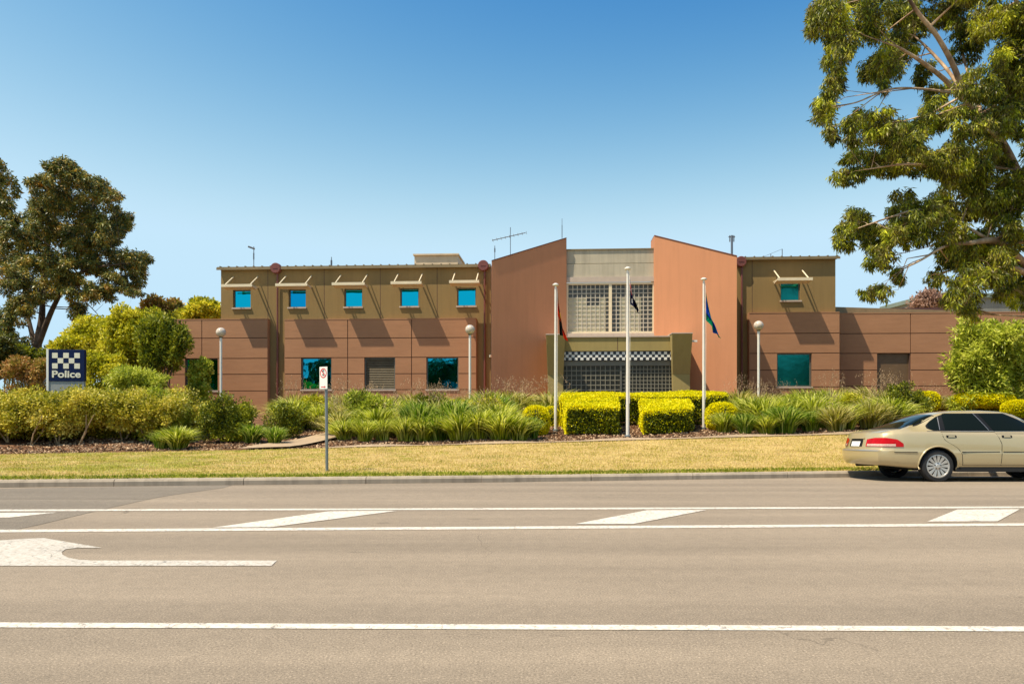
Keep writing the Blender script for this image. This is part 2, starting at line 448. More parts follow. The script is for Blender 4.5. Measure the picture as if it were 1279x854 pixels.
def wall_holes(mb, u0, u1, z0, z1, holes, p, depth=.16, back=.3, mi=0):
    us = sorted({u0, u1, *[h[0] for h in holes], *[h[1] for h in holes]}); zs = sorted({z0, z1, *[h[2] for h in holes], *[h[3] for h in holes]})
    for i in range(len(us) - 1):
        for j in range(len(zs) - 1):
            cu, cz = (us[i] + us[i + 1]) / 2, (zs[j] + zs[j + 1]) / 2
            if any(h[0] < cu < h[1] and h[2] < cz < h[3] for h in holes): continue
            mb.add([(us[i], -p, zs[j]), (us[i + 1], -p, zs[j]), (us[i + 1], -p, zs[j + 1]), (us[i], -p, zs[j + 1])], [(0, 1, 2, 3)], mi)
    for (a, b, c, d) in holes:
        y0, y1 = -p, -p + depth
        mb.add([(a, y0, c), (a, y0, d), (a, y1, d), (a, y1, c)], [(0, 1, 2, 3)], mi)
        mb.add([(b, y0, c), (b, y0, d), (b, y1, d), (b, y1, c)], [(0, 3, 2, 1)], mi)
        mb.add([(a, y0, d), (b, y0, d), (b, y1, d), (a, y1, d)], [(0, 1, 2, 3)], mi)
        mb.add([(a, y0, c), (b, y0, c), (b, y1, c), (a, y1, c)], [(0, 3, 2, 1)], mi)
    y0, y1 = -p, -p + back
    mb.add([(u0, y0, z0), (u0, y1, z0), (u0, y1, z1), (u0, y0, z1)], [(0, 1, 2, 3)], mi)
    mb.add([(u1, y0, z0), (u1, y1, z0), (u1, y1, z1), (u1, y0, z1)], [(0, 3, 2, 1)], mi)
    mb.add([(u0, y0, z1), (u1, y0, z1), (u1, y1, z1), (u0, y1, z1)], [(0, 1, 2, 3)], mi)

def frame_bars(mb, a, b, c, d, y, w=.05, dep=.06):
    mb.box((a, y, c), (b, y + dep, c + w)); mb.box((a, y, d - w), (b, y + dep, d))
    mb.box((a, y, c + w), (a + w, y + dep, d - w)); mb.box((b - w, y, c + w), (b, y + dep, d - w))
def window(h, p, glass, sill=True, w=.05, label=None, depth=.14):
    a, b, c, d = h; y = -p + depth - .04
    wn = MB(); wn.box((a, y + .05, c), (b, y + .09, d)); wo = build('window', wn, M['win_frame'], root)
    if label: wo['label'] = label
    f = MB(); frame_bars(f, a + .003, b - .003, c + .003, d - .003, y - .02, w, .065); build('frame', f, M['win_frame'], wo)
    g_ = MB(); g_.box((a + w, y + .012, c + w), (b - w, y + .03, d - w)); build('pane', g_, glass, wo)
    if sill:
        s = MB(); s.box((a - .04, -p - .07, c - .06), (b + .04, -p - .003, c + .012)); build('sill', s, M['sill'], wo)
    return wo

# upper left wall
upz = LZ(440, 334.6); upz0 = LZ(440, 402)
uL0, uL1 = LU(276), LU(613)
wins = [(291, 313, 362, 386), (360.5, 382, 362, 385), (430, 452.5, 360.6, 383.4), (500, 523, 359.4, 382), (571, 594.5, 358.5, 381.6)]
uh = []
zc = LZ(440, 383.4); zd = LZ(440, 360.8)
for x0, x1, y0, y1 in wins: uh.append((LU(x0), LU(x1), zc, zd))
mb = MB(); wall_holes(mb, uL0, uL1, BOT, upz, uh, 0, .2, 9)
mb.box((uL0, 9, BOT), (uL1, 9.2, upz))
build('upper_wall', mb, M['olive'], root)
for px in (334.6, 405, 475, 546):      # expansion joints
    mb = MB(); u = LU(px); mb.box((u - .012, -.004, LZ(px, 398)), (u + .012, .01, upz - .02)); build('wall_joint', mb, M['groove'], root)
for i, h in enumerate(uh): window(h, 0, M['blue_glass'] if i == 1 else M['cyan_glass'], sill=True, w=.045, depth=.18)
# roof edge with ribbed sheet
mb = MB(); mb.box((uL0 - .12, -.16, upz), (LU(613), 9.3, upz + .09)); mb.box((uL0 - .14, -.20, upz - .06), (LU(613), -.165, upz + .06))
u = uL0
while u < LU(600):
    mb.box((u, -.18, upz + .092), (u + .05, 9.2, upz + .13)); u += .42
build('roof', mb, M['roof_metal'], root)
mb = MB(); mb.box((LU(495), 4.5, upz), (LU(556), 7, LZ(525, 322, -4.5) + .12)); mb.box((LU(495) - .06, 4.4, LZ(525, 322, -4.5) + .12), (LU(556) + .06, 7.1, LZ(525, 322, -4.5) + .2))
build('plant_housing', mb, M['plant_box'], root)

# lower panel walls
def panel_wall(px0, px1, pyt, rows, cols, holes, p, pxref, pbase=.0, back=1.0):
    """rows: pixel heights of the joints; cols: pixel x of vertical joints"""
    u0, u1 = LU(px0, p), LU(px1, p); zt = LZ(pxref, pyt, p)
    hs = [(LU(h[0], p), LU(h[1], p), LZ(pxref, h[3], p), LZ(pxref, h[2], p)) for h in holes]
    pb = p - .035
    mb = MB(); wall_holes(mb, u0 + .01, u1 - .01, BOT, zt - .015, hs, pb, .18, back - .04, 1)
    zs = [BOT] + sorted([LZ(pxref, r, p) for r in rows]) + [zt]; us = [u0] + [LU(c, p) for c in cols] + [u1]
    gp = .019
    for i in range(len(us) - 1):
        for j in range(len(zs) - 1):
            a, b, c, d = us[i] + gp * (i > 0), us[i + 1] - gp * (i < len(us) - 2), zs[j] + gp, zs[j + 1] - (gp if j < len(zs) - 2 else 0)
            segs = [(a, b)]
            for h in hs:
                if h[2] < (c + d) / 2 < h[3]:
                    new = []
                    for s0, s1 in segs:
                        if h[0] > s0 and h[0] < s1: new.append((s0, h[0]))
                        if h[1] > s0 and h[1] < s1: new.append((h[1], s1))
                        if h[1] <= s0 or h[0] >= s1: new.append((s0, s1))
                    segs = new
            for s0, s1 in segs:
                if s1 - s0 > .03: mb.box((s0, -p, c), (s1, -p + .0345, d), 0)
    # coping and end returns in the panel colour
    mb.box((u0 - .005, -p - .012, zt + .001), (u1 + .005, -p + back, zt + .045), 0)
    mb.box((u0 - .02, -p + .036, BOT), (u0 + .008, -p + back - .01, zt), 0); mb.box((u1 - .008, -p + .036, BOT), (u1 + .02, -p + back - .01, zt), 0)
    build('panel_wall', mb, [M['panel'], M['groove']], root, bevel=0)
    return hs, pb
P1 = .30
hsA, pbA = panel_wall(150, 334, 399.2, (422, 447.5, 467.3, 488), (212, 252,), [(231, 272, 447.5, 488)], P1, 300, back=.3)
hsB, pbB = panel_wall(355.5, 594.5, 399, (422, 446.3, 466.6, 486.4), (434.2, 514), [(376, 414, 446.3, 486.4), (455, 493.5, 446.3, 486.4), (532.5, 572.5, 446.3, 486.4)], P1, 475, back=.3)
hsC, pbC = panel_wall(936, 1048.5, 391, (416.2, 441, 462, 483), (), [(970.5, 1014, 441, 483)], P1, 992, back=.3)
window(hsA[0], pbA, M['teal_glass'])
window(hsB[0], pbB, M['teal_glass']); window(hsB[2], pbB, M['teal_glass'])
window(hsC[0], pbC, M['green_glass'], w=.06)
# louvre grille
h = hsB[1]; mb = MB(); y = -pbB + .1
mb.box((h[0], y + .06, h[2]), (h[1], y + .09, h[3])); lo = build('louvre_grille', mb, M['groove'], root)
mb = MB(); frame_bars(mb, h[0] + .003, h[1] - .003, h[2] + .003, h[3] - .003, y - .03, .06, .08); build('frame', mb, M['win_frame'], lo)
mb = MB(); nl = 17; zz = h[2] + .08
for i in range(nl):
    z0 = zz + i * (h[3] - h[2] - .14) / nl
    mb.hexa([(h[0] + .06, y + .05, z0 + .055), (h[1] - .06, y + .05, z0 + .055), (h[1] - .06, y - .01, z0), (h[0] + .06, y - .01, z0)],
            [(h[0] + .06, y + .05, z0 + .067), (h[1] - .06, y + .05, z0 + .067), (h[1] - .06, y - .01, z0 + .012), (h[0] + .06, y - .01, z0 + .012)])
build('louvre_blades', mb, M['louvre'], lo)
mb = MB(); mb.box((h[0] - .04, -pbB - .07, h[2] - .06), (h[1] + .04, -pbB - .003, h[2] + .012)); build('sill', mb, M['sill'], lo)

# wall left end behind the left wing
mb = MB(); mb.box((LU(150), .02, BOT), (uL0 - .003, 8, LZ(300, 399.2, P1) - .03)); build('rear_wing', mb, M['panel'], root)

# right upper block
rz = LZ(985, 323.5)
uR0, uR1 = LU(918), LU(1043.5)
hR = (LU(975), LU(1000), LZ(988, 375.5), LZ(988, 350))
mb = MB(); wall_holes(mb, uR0, uR1, BOT, rz, [hR], 0, .2, 9); mb.box((uR0, 9, BOT), (uR1, 9.2, rz)); build('upper_wall', mb, M['olive'], root)
window(hR, 0, M['green_glass'], w=.05, depth=.18)
mb = MB(); u = LU(939.5); mb.box((u - .012, -.004, LZ(940, 391)), (u + .012, .01, rz - .02)); build('wall_joint', mb, M['groove'], root)
mb = MB(); mb.box((uR0, -.16, rz), (uR1 + .12, 9.3, rz + .09)); mb.box((uR0, -.2, rz - .05), (uR1 + .15, -.165, rz + .05)); u = uR0
while u < uR1: mb.box((u, -.18, rz + .092), (u + .05, 9.2, rz + .125)); u += .42
build('roof', mb, M['roof_metal'], root)

# far right wing, set back
PF = -1.0
hsD, pbD = panel_wall(1043, 1290, 391.5, (416.3, 441, 462, 482), (1137.3, 1225), [(1095.5, 1136.3, 441, 520)], PF, 1120, back=.5)
h = hsD[0]; mb = MB(); mb.box((h[0], -pbD + .1, BOT), (h[1], -pbD + .14, h[3])); dr = build('door', mb, M['door_brown'], root)
mb = MB(); zt = LZ(1120, 391.5, PF)
u0, u1 = LU(1044, PF), LU(1290, PF)
mb.hexa([(u0, .95 + .6, zt + .05), (u1, .95 + .6, zt + .05), (u1, 9, zt + .05), (u0, 9, zt + .05)],
        [(u0, .95 + .6, zt + .42), (u1, .95 + .6, zt + .06), (u1, 9, zt + .30), (u0, 9, zt + .62)])
build('low_roof', mb, M['roof_metal'], root)
mb = MB(); a = LU(1078, -6); b = LU(1180, -6); mb.box((a, 6, zt), (b, 8, zt + .9)); build('rear_roof', mb, M['dark_roof'], root)
# dark slot between the two blocks is the return of the panel wall (already there)

# salmon walls: splayed, sloping tops
def salmon(pxo, pxi, pyo, pyi, po, pi_, side):
    uo, ui = LU(pxo, po), LU(pxi, pi_); zo, zi = LZ(pxo, pyo, po), LZ(pxi, pyi, pi_)
    fp = [(uo, -po), (ui, -pi_), (ui, .4), (uo, .4)]
    lo = [(x, y, BOT) for x, y in fp]; hi = [(fp[0][0], fp[0][1], zo), (fp[1][0], fp[1][1], zi), (fp[2][0], fp[2][1], zi), (fp[3][0], fp[3][1], zo)]
    mb = MB(); mb.hexa(lo, hi); w = build('splayed_wall', mb, M['salmon'], root, bevel=.012)
    w['label'] = 'shaded salmon wall rising towards the entrance' if side < 0 else 'sunlit salmon wall rising towards the entrance'
    mb = MB(); e = .03
    mb.hexa([(uo, -po - e, zo + .002), (ui, -pi_ - e, zi + .002), (ui, .4, zi + .002), (uo, .4, zo + .002)],
            [(uo, -po - e, zo + .03), (ui, -pi_ - e, zi + .03), (ui, .4, zi + .03), (uo, .4, zo + .03)])
    build('coping', mb, M['maroon'], root)
    return uo, ui, zo, zi
PO, PI_ = 2.5, .85
salmon(614, 707.6, 326, 297.5, PO, PI_, -1)
salmon(920.5, 817.2, 320, 294.5, PO, PI_, 1)

# centre bay between them
PC = .65
c0, c1 = LU(707, PC), LU(818, PC)
zTop = LZ(762, 312, PC); zJ = LZ(762, 329, PC); zB = LZ(762, 346, PC)
wz1, wz0 = LZ(762, 353, PC), LZ(762, 416.5, PC)
mb = MB(); mb.box((c0, -PC + .02, zJ + .015), (c1, .4, zTop)); mb.box((c0, -PC + .0, zB), (c1, .4, zJ - .015)); mb.box((c0, -PC + .05, zB), (c1, .3, zTop - .02))
build('parapet', mb, M['grey_conc'], root)
mb = MB(); mb.box((c0 - .02, -PC - .03, zTop + .002), (c1 + .02, .45, zTop + .05)); build('coping', mb, M['roof_metal'], root)
mb = MB(); mb.box((c0, -PC - .10, wz1 + .02), (c1, -PC - .004, zB - .004)); build('window_head', mb, M['sill'], root)
mb = MB(); mb.box((c0, -PC - .16, wz0 - .30), (c1, .3, wz0 - .002)); build('window_ledge', mb, M['sill'], root)
# large glass-block window
def block_grid(mb, a, b, c, d, y, pitch, w=.028, dep=.02):
    n = max(1, round((b - a) / pitch)); s = (b - a) / n
    for i in range(1, n): mb.box((a + i * s - w / 2, y, c), (a + i * s + w / 2, y + dep, d))
    m = max(1, round((d - c) / pitch)); t = (d - c) / m
    for j in range(1, m): mb.box((a, y + .002, c + j * t - w / 2), (b, y + dep - .002, c + j * t + w / 2))
um = LU(762.3, PC)
mb = MB(); mb.box((c0, -PC + .12, wz0), (c1, -PC + .2, wz1)); bw = build('glass_block_window', mb, M['block_glass'], root)
mb = MB(); frame_bars(mb, c0 + .02, c1 - .02, wz0, wz1, -PC - .05, .09, .14); mb.box((um - .07, -PC - .045, wz0 + .09), (um + .07, -PC + .09, wz1 - .09)); build('frame', mb, M['cream'], bw)
mb = MB(); block_grid(mb, c0 + .11, um - .07, wz0 + .09, wz1 - .09, -PC + .05, .205, .036); block_grid(mb, um + .07, c1 - .11, wz0 + .09, wz1 - .09, -PC + .05, .205, .036); build('mortar_grid', mb, M['mortar'], bw)
mb = MB(); zb = LZ(762, 372, PC)
for x0, x1, zz in ((710.5, 733, 372), (749, 757, 372), (733, 749, 381), (774, 786, 372), (786, 801, 372)):
    mb.box((LU(x0, PC) , -PC + .085, wz0 + .02), (LU(x1, PC), -PC + .10, LZ(762, zz, PC)))
build('blind', mb, M['blind'], bw)

# entrance portal
PP = 3.0
pzT = LZ(772, 418.5, PP)
def pylon(xt0, xt1, xb0, xb1, pyt):
    top, fl = .75, .0
    zt = LZ((xt0 + xt1) / 2, pyt, PP + .6); zm = zt - 1.7
    a0, a1, b0, b1 = LU(xt0, PP + .6), LU(xt1, PP + .6), LU(xb0, PP), LU(xb1, PP)
    k = .62
    m0, m1 = a0 + (b0 - a0) * k, a1 + (b1 - a1) * k
    mb = MB()
    mb.hexa([(m0, -PP, zm), (m1, -PP, zm), (m1, -.9, zm), (m0, -.9, zm)], [(a0, -PP - .6, zt), (a1, -PP - .6, zt), (a1, -.9, zt), (a0, -.9, zt)])
    mb.hexa([(b0, -PP, BOT), (b1, -PP, BOT), (b1, -.9, BOT), (b0, -.9, BOT)], [(m0, -PP, zm), (m1, -PP, zm), (m1, -.9, zm), (m0, -.9, zm)])
    bm_o = build('pylon', mb, M['olive_portal'], root, bevel=.01)
    mb = MB(); mb.box((a0 - .015, -PP - .62, zt + .002), (a1 + .015, -.9, zt + .04)); build('cap', mb, M['sill'], bm_o)
pylon(682, 706, 685, 702.6, 418); pylon(839.5, 865, 842, 862, 416.6)
q0, q1 = LU(702, PP), LU(842, PP)
bz1, bz0 = LZ(772, 421, PP), LZ(772, 438, PP)
mb = MB(); mb.box((q0, -PP + .05, bz0), (q1, -.9, bz1)); build('lintel', mb, M['olive_portal'], root)
mb = MB(); mb.box((q0, -PP + .0, bz1 + .002), (q1, -.9, bz1 + .05)); build('coping', mb, M['sill'], root)
mb = MB(); u = LU(771.5, PP); mb.box((u - .012, -PP + .044, bz0), (u + .012, -PP + .06, bz1)); build('wall_joint', mb, M['groove'], root)
cz1, cz0 = LZ(772, 439.2, PP - .1), LZ(772, 449.6, PP - .1)
mb = MB(); ncol = 37; cw = (q1 - q0 - .06) / ncol; ch = (cz1 - cz0) / 3
mb.box((q0 + .02, -PP + .12, cz0), (q1 - .02, -PP + .2, cz1 + .08), 1)
for i in range(ncol):
    for j in range(3):
        a = q0 + .03 + i * cw; mb.box((a, -PP + .10, cz0 + j * ch), (a + cw - .002, -PP + .118, cz0 + (j + 1) * ch - .002), 0 if (i + j) % 2 == 0 else 1)
build('checkered_band', mb, [M['white_tile'], M['black']], root)
ez1 = cz0 - .02
mb = MB(); mb.box((q0, -PP + .30, BOT), (q1, -PP + .36, ez1 + .1)); ew = build('glass_block_screen', mb, M['block_glass2'], root)
umid = LU(776, PP)
mb = MB(); block_grid(mb, q0, umid - .04, -.05, ez1 - .22, -PP + .26, .205, .032); build('mortar_grid', mb, M['mortar2'], ew)
mb = MB(); block_grid(mb, umid + .04, q1, -.05, ez1 - .22, -PP + .26, .165, .028); build('mortar_grid', mb, M['mortar2'], ew)
mb = MB(); mb.box((q0, -PP + .22, ez1 - .22), (q1, -PP + .29, ez1 + .0)); mb.box((umid - .04, -PP + .22, BOT), (umid + .04, -PP + .29, ez1 - .225)); build('frame', mb, M['base_grey'] if False else M['win_frame'], ew)

# awnings (sun shades) with two sloping rods each
def awning(x0, x1, py):
    p1 = 1.0
    u0, u1 = LU(x0, p1), LU(x1 - 3 if x0 < 700 else x1, p1)
    if x0 > 700: u0 = LU(x0 + 3, p1)
    z = LZ((x0 + x1) / 2, py, p1)
    mb = MB()
    mb.hexa([(u0, -p1, z), (u1, -p1, z), (u1, -.45, z - .09), (u0, -.45, z - .09)], [(u0, -p1, z + .05), (u1, -p1, z + .05), (u1, -.45, z - .04), (u0, -.45, z - .04)])
    mb.box((u0, -p1 - .03, z - .03), (u1, -p1 - .002, z + .10))
    aw = build('awning', mb, M['cream'], root)
    for u in (u0 + .10, u1 - .18):
        m = MB(); m.box((u, -p1 + .06, z + .052), (u + .07, -.005, z + .10)); build('arm', m, M['cream'], aw)
        m = MB(); m.tube([(u + .035, -p1 + .05, z + .06), (u + .035, -.0, z + .62)], .03, 6); build('rod', m, M['cream'], aw)
for x0, x1, py in ((276.5, 318, 357.5), (344, 387, 356.5), (414.5, 458.5, 355.3), (488, 529.5, 354), (561, 601.5, 352.6), (968, 1015, 349.5)): awning(x0, x1, py)

# down pipes with round rainwater heads
def downpipe(px, pyc, r=.26, p=0.0, w=.045):
    u, zc = L(px, pyc, p + .2)
    mb = MB(); mb.tube([(u + .06, -p - .09, BOT), (u + .06, -p - .09, zc - .1)], w, 8); pp = build('downpipe', mb, M['maroon'], root, smooth=40)
    mb = MB(); mb.lathe([(0, -.24), (r * .9, -.24), (r, -.20), (r, .0), (0, .0)], (u, -p, zc), 24, axis='y'); mb.box((u - .12, -p - .255, zc - .02), (u + .12, -p - .238, zc + .015)); build('rainwater_head', mb, M['maroon'], pp, smooth=40)
downpipe(344, 334.8); downpipe(603.5, 331.5); downpipe(925.8, 326.5, .25)

# aerials on the roof
def aerial(px, pyt, pyb, dep, parts, label):
    d = D0 + dep; xw = X(px, d); z1 = Z(pyt, d)
    v = Matrix.Rotation(A0, 3, 'Z') @ Vector((xw, d - D0, 0)); u, y = v.x, v.y
    zb = min(Z(pyb, d) - BASEZ, upz) ; z1 -= BASEZ
    mb = MB(); mb.tube([(u, y, zb), (u, y, z1)], parts.get('r', .02), 6)
    k = d / F
    for dx0, dy0, dx1, dy1, r in parts.get('bars', []):
        mb.tube([(u + dx0 * k, y, z1 - dy0 * k), (u + dx1 * k, y, z1 - dy1 * k)], r, 5)
    for dx, dy, n, ln in parts.get('elems', []):
        for i in range(n):
            t = i / (n - 1); cx = u + (-22 + 42 * t) * k; cz = z1 - (16 - 9 * t) * k
            mb.tube([(cx, y - ln / 2, cz - .0), (cx, y + ln / 2, cz)], .008, 4)
            mb.tube([(cx, y, cz - .05), (cx, y, cz + .05)], .008, 4)
    o = build('aerial', mb, M['aerial'], root); o['label'] = label
aerial(317, 308, 335, 2, {'bars': [(-7, 0, 1, 3, .05), (0, 8, 0, 16, .035)]}, 'thin mast with a small camera-like head')
aerial(414, 321, 333, 3, {'bars': [(0, 4, 0, 12, .05)]}, 'short stubby whip aerial')
aerial(637.5, 284, 325, 4, {'bars': [(-23, 16, 19, 7, .022)], 'elems': [(0, 0, 9, .7)]}, 'long horizontal television aerial on a mast')
aerial(618, 307, 325, 3, {'bars': [(0, 3, 0, 8, .035)]}, 'short whip aerial beside the television aerial')
aerial(702, 273, 300, 2, {'r': .012, 'bars': [(0, 8, 0, 24, .02)]}, 'thin tall whip aerial behind the salmon wall')
aerial(914, 294, 322, 2, {'r': .03, 'bars': [(-2.5, 0, -2.5, 8, .03), (2.5, 0, 2.5, 8, .03), (0, 0, 0, 24, .06), (-4, 2, 4, 2, .03)]}, 'thick clustered aerial behind the right salmon wall')
aerial(977, 311, 324, 2, {'bars': [(0, 0, -22, 9, .008), (-14, 6, -14, 13, .02)]}, 'thin rail with a sloping wire')
# small fittings
mb = MB(); u, z = L(868, 425.5, PP + .3); mb.box((u - .1, -PP - .2, z - .04), (u + .12, -PP - .05, z + .04)); mb.box((u - .12, -PP - .1, z - .03), (u - .1, -PP + .1, z + .03)); build('security_camera', mb, M['sign_white'], root)
mb = MB(); u, z = L(612, 443.5, .3); mb.lathe([(0, -.1), (.06, -.08), (.07, .02), (0, .05)], (u, -.12, z), 12); build('wall_lamp', mb, M['sign_cream'], root)

# ------------------------------------------------------------------ foliage machinery
def rot_basis(d, rng):
    r = rng.normal(size=d.shape); s = np.cross(d, r); s /= np.linalg.norm(s, axis=1, keepdims=True) + 1e-9
    return s
def leaf_quads(P, Dn, Lg, Wd, rng, fold=.0):
    """diamond leaves at P pointing along Dn"""
    Dn = Dn / (np.linalg.norm(Dn, axis=1, keepdims=True) + 1e-9)
    S = rot_basis(Dn, rng); n = len(P)
    l = (Lg * rng.uniform(.6, 1.3, n))[:, None]; w = (Wd * rng.uniform(.7, 1.3, n))[:, None]
    V = np.stack([P, P + Dn * l * .45 + S * w * .5, P + Dn * l, P + Dn * l * .45 - S * w * .5], 1).reshape(-1, 3)
    return V, np.arange(4 * n).reshape(-1, 4)
def sph(n, rng):
    v = rng.normal(size=(n, 3)); return v / np.linalg.norm(v, axis=1, keepdims=True)
def blob_leaves(cl, per_m2, Lg, Wd, rng, droop=0., sub=7, subr=.42, shell=.45, up=0., out=.6):
    """cl: list of (x,y,z, rx,ry,rz[,density]); each cluster is broken into smaller tufts"""
    PP_, DD = [], []
    for c in cl:
        cx, cy, cz, rx, ry, rz_ = c[:6]; den = c[6] if len(c) > 6 else 1
        rr = np.array([rx, ry, rz_]); area = 4 * math.pi * ((rx * ry + rx * rz_ + ry * rz_) / 3)
        n = max(60, int(area * per_m2 * den)); k = sub
        sd = sph(k, rng) * rng.uniform(.45, .85, (k, 1)); sr = rng.uniform(.7, 1.25, k) * subr
        idx = rng.integers(0, k, n); q = sph(n, rng); rad = rng.uniform(0, 1, n) ** shell
        loc = sd[idx] + q * (sr[idx] * rad)[:, None]
        P = np.array([cx, cy, cz]) + loc * rr
        Dn = q * out + rng.normal(size=(n, 3)) * .5; Dn[:, 2] += up - droop
        PP_.append(P); DD.append(Dn)
    P = np.concatenate(PP_); Dn = np.concatenate(DD)
    return leaf_quads(P, Dn, Lg, Wd, rng)

def tree(name, base, trunks, cl, leafm, barkm, label, cat='tree', group=None, per=180, Lg=.14, Wd=.035, droop=.6, sub=8, subr=.4, out=.5, twigs=True, up=0, seed=1, limb=1.0):
    rng = np.random.default_rng(seed)
    rt = empty(name, base); tag(rt, label, cat, group)
    off = Vector(base)
    V, Fc = blob_leaves([(c[0] - off.x, c[1] - off.y, c[2] - off.z) + tuple(c[3:]) for c in cl], per, Lg, Wd, rng, droop, sub, subr, .5, up, out)
    arr('crown', V, Fc, leafm, rt)
    mb = MB(); allp = []
    for pts, rads in trunks:
        pts = [Vector(p) - off for p in pts]
        # smooth interpolation
        P2, R2 = [], []
        for i in range(len(pts) - 1):
            p0 = pts[max(i - 1, 0)]; p1 = pts[i]; p2 = pts[i + 1]; p3 = pts[min(i + 2, len(pts) - 1)]
            for s_ in range(5):
                t = s_ / 5
                P2.append(.5 * ((2 * p1) + (-p0 + p2) * t + (2 * p0 - 5 * p1 + 4 * p2 - p3) * t * t + (-p0 + 3 * p1 - 3 * p2 + p3) * t ** 3))
                R2.append(rads[i] * (1 - t) + rads[i + 1] * t)
        P2.append(pts[-1]); R2.append(rads[-1]); R2 = [r_ * limb for r_ in R2]
        mb.tube(P2, R2, 8); allp += list(zip(P2, R2))
    if twigs:
        for c in cl:
            cc = Vector(c[:3]) - off
            p, r = min(allp, key=lambda a: (a[0] - cc).length + (0 if a[0].z < cc.z + .3 else 1.2))
            mid = (p + cc) / 2 + Vector(rng.normal(size=3) * .15 * (p - cc).length * .5)
            r0 = min(r * .6, .035 + .012 * (p - cc).length); mb.tube([p, mid, cc], [r0, r0 * .6, r0 * .3], 5)
            for _ in range(4):
                e = cc + Vector(sph(1, rng)[0] * np.array(c[3:6]) * .8); mb.tube([mid.lerp(cc, .6), cc.lerp(e, .5) + Vector((0, 0, .05)), e], [r0 * .35, r0 * .22, r0 * .08], 4)
    build('trunk', mb, barkm, rt, smooth=50)
    return rt

GUM_D = 20.0
M['gum_leaf'] = mat_leaf('gum_leaf', [(28, 38, 10), (60, 74, 18), (104, 114, 26), (130, 112, 60), (166, 176, 32), (236, 232, 50)], .30, .45, .55, .3)
M['gum_bark'] = mat_bark('gum_bark', [(92, 70, 52), (168, 138, 106), (214, 190, 158)])
M['gum2_leaf'] = mat_leaf('russet_gum_leaf', [(20, 28, 12), (46, 58, 24), (84, 96, 40), (120, 126, 56), (158, 150, 60), (224, 168, 66)], .20, .45, .55, .45)
M['dark_bark'] = mat_bark('dark_bark', [(48, 38, 30), (84, 68, 54), (120, 100, 82)])

# big gum on the right: pixel-guided clusters, each at its own distance
rl = [(1035, 22, 26, 34), (1026, 8, 16, 20), (1052, 70, 18, 32), (1046, 106, 13, 15), (1030, 142, 16, 20), (1040, 165, 10, 12), (1084, 25, 26, 34), (1100, 85, 24, 28), (1122, 55, 22, 24), (1066, 162, 18, 22), (1098, 152, 26, 22),
      (1132, 168, 32, 26), (1130, 12, 26, 20), (1178, 10, 30, 16), (1232, 25, 26, 24), (1212, 58, 20, 18), (1262, 70, 26, 26), (1172, 112, 16, 14), (1222, 112, 30, 22, 1.2), (1262, 120, 28, 30, 1.3), (1205, 148, 30, 22, 1.2),
      (1248, 160, 32, 30, 1.2), (1165, 150, 26, 22), (1160, 200, 30, 20), (1056, 216, 20, 10), (1084, 205, 26, 18), (1118, 205, 24, 18), (1190, 205, 32, 26), (1230, 210, 30, 28), (1205, 245, 32, 26), (1245, 255, 30, 28),
      (1272, 235, 24, 30), (1064, 278, 20, 18), (1056, 302, 15, 16), (1088, 300, 20, 20), (1100, 326, 16, 16), (1126, 262, 20, 24), (1146, 284, 20, 24), (1124, 290, 16, 18), (1168, 262, 18, 20), (1180, 296, 20, 26),
      (1204, 318, 24, 28), (1236, 300, 28, 24), (1262, 300, 24, 24), (1250, 342, 28, 24), (1214, 358, 20, 24), (1084, 366, 14, 8), (1104, 366, 8, 11), (1118, 344, 9, 10), (1168, 345, 9, 11), (1176, 330, 10, 10), (1192, 376, 12, 14), (1208, 386, 12, 12), (1268, 362, 20, 22),
      (1150, 30, 16, 16), (1195, 35, 16, 14), (1152, 88, 12, 14), (1278, 20, 24, 24), (1300, 100, 40, 40), (1320, 200, 44, 50), (1330, 290, 44, 44), (1360, 150, 46, 50), (1310, 30, 40, 40), (1370, 50, 46, 50), (1230, -30, 50, 30), (1120, -30, 46, 26), (1050, -35, 34, 24), (1180, -60, 50, 30), (1330, -40, 56, 40), (1290, -90, 60, 34), (1200, -110, 50, 26)]
rng = np.random.default_rng(5); cl = []
for c in rl:
    dd = GUM_D + rng.uniform(-2.0, 2.2); p = WP(c[0], c[1], dd); k = dd / F
    for q_ in (-1, 1):
        fork = 1110 < c[0] < 1215 and c[1] < 140
        dd = GUM_D + (rng.uniform(.9, 2.2) if fork else q_ * rng.uniform(.2, 1.9) - .5); p = WP(c[0] + rng.uniform(-7, 7), c[1] + rng.uniform(-7, 7), dd); k = dd / F
        cl.append((p.x, p.y, p.z, c[2] * k * 1.08, (c[2] + c[3]) / 2 * k, c[3] * k * 1.12, .9 if fork else 1))
def TP(*a): return [WP(x, y, GUM_D + o_) for x, y, o_ in a]
tb = WP(1345, 505, GUM_D + .5); tb.z = float(gz(tb.x, tb.y)) - .1
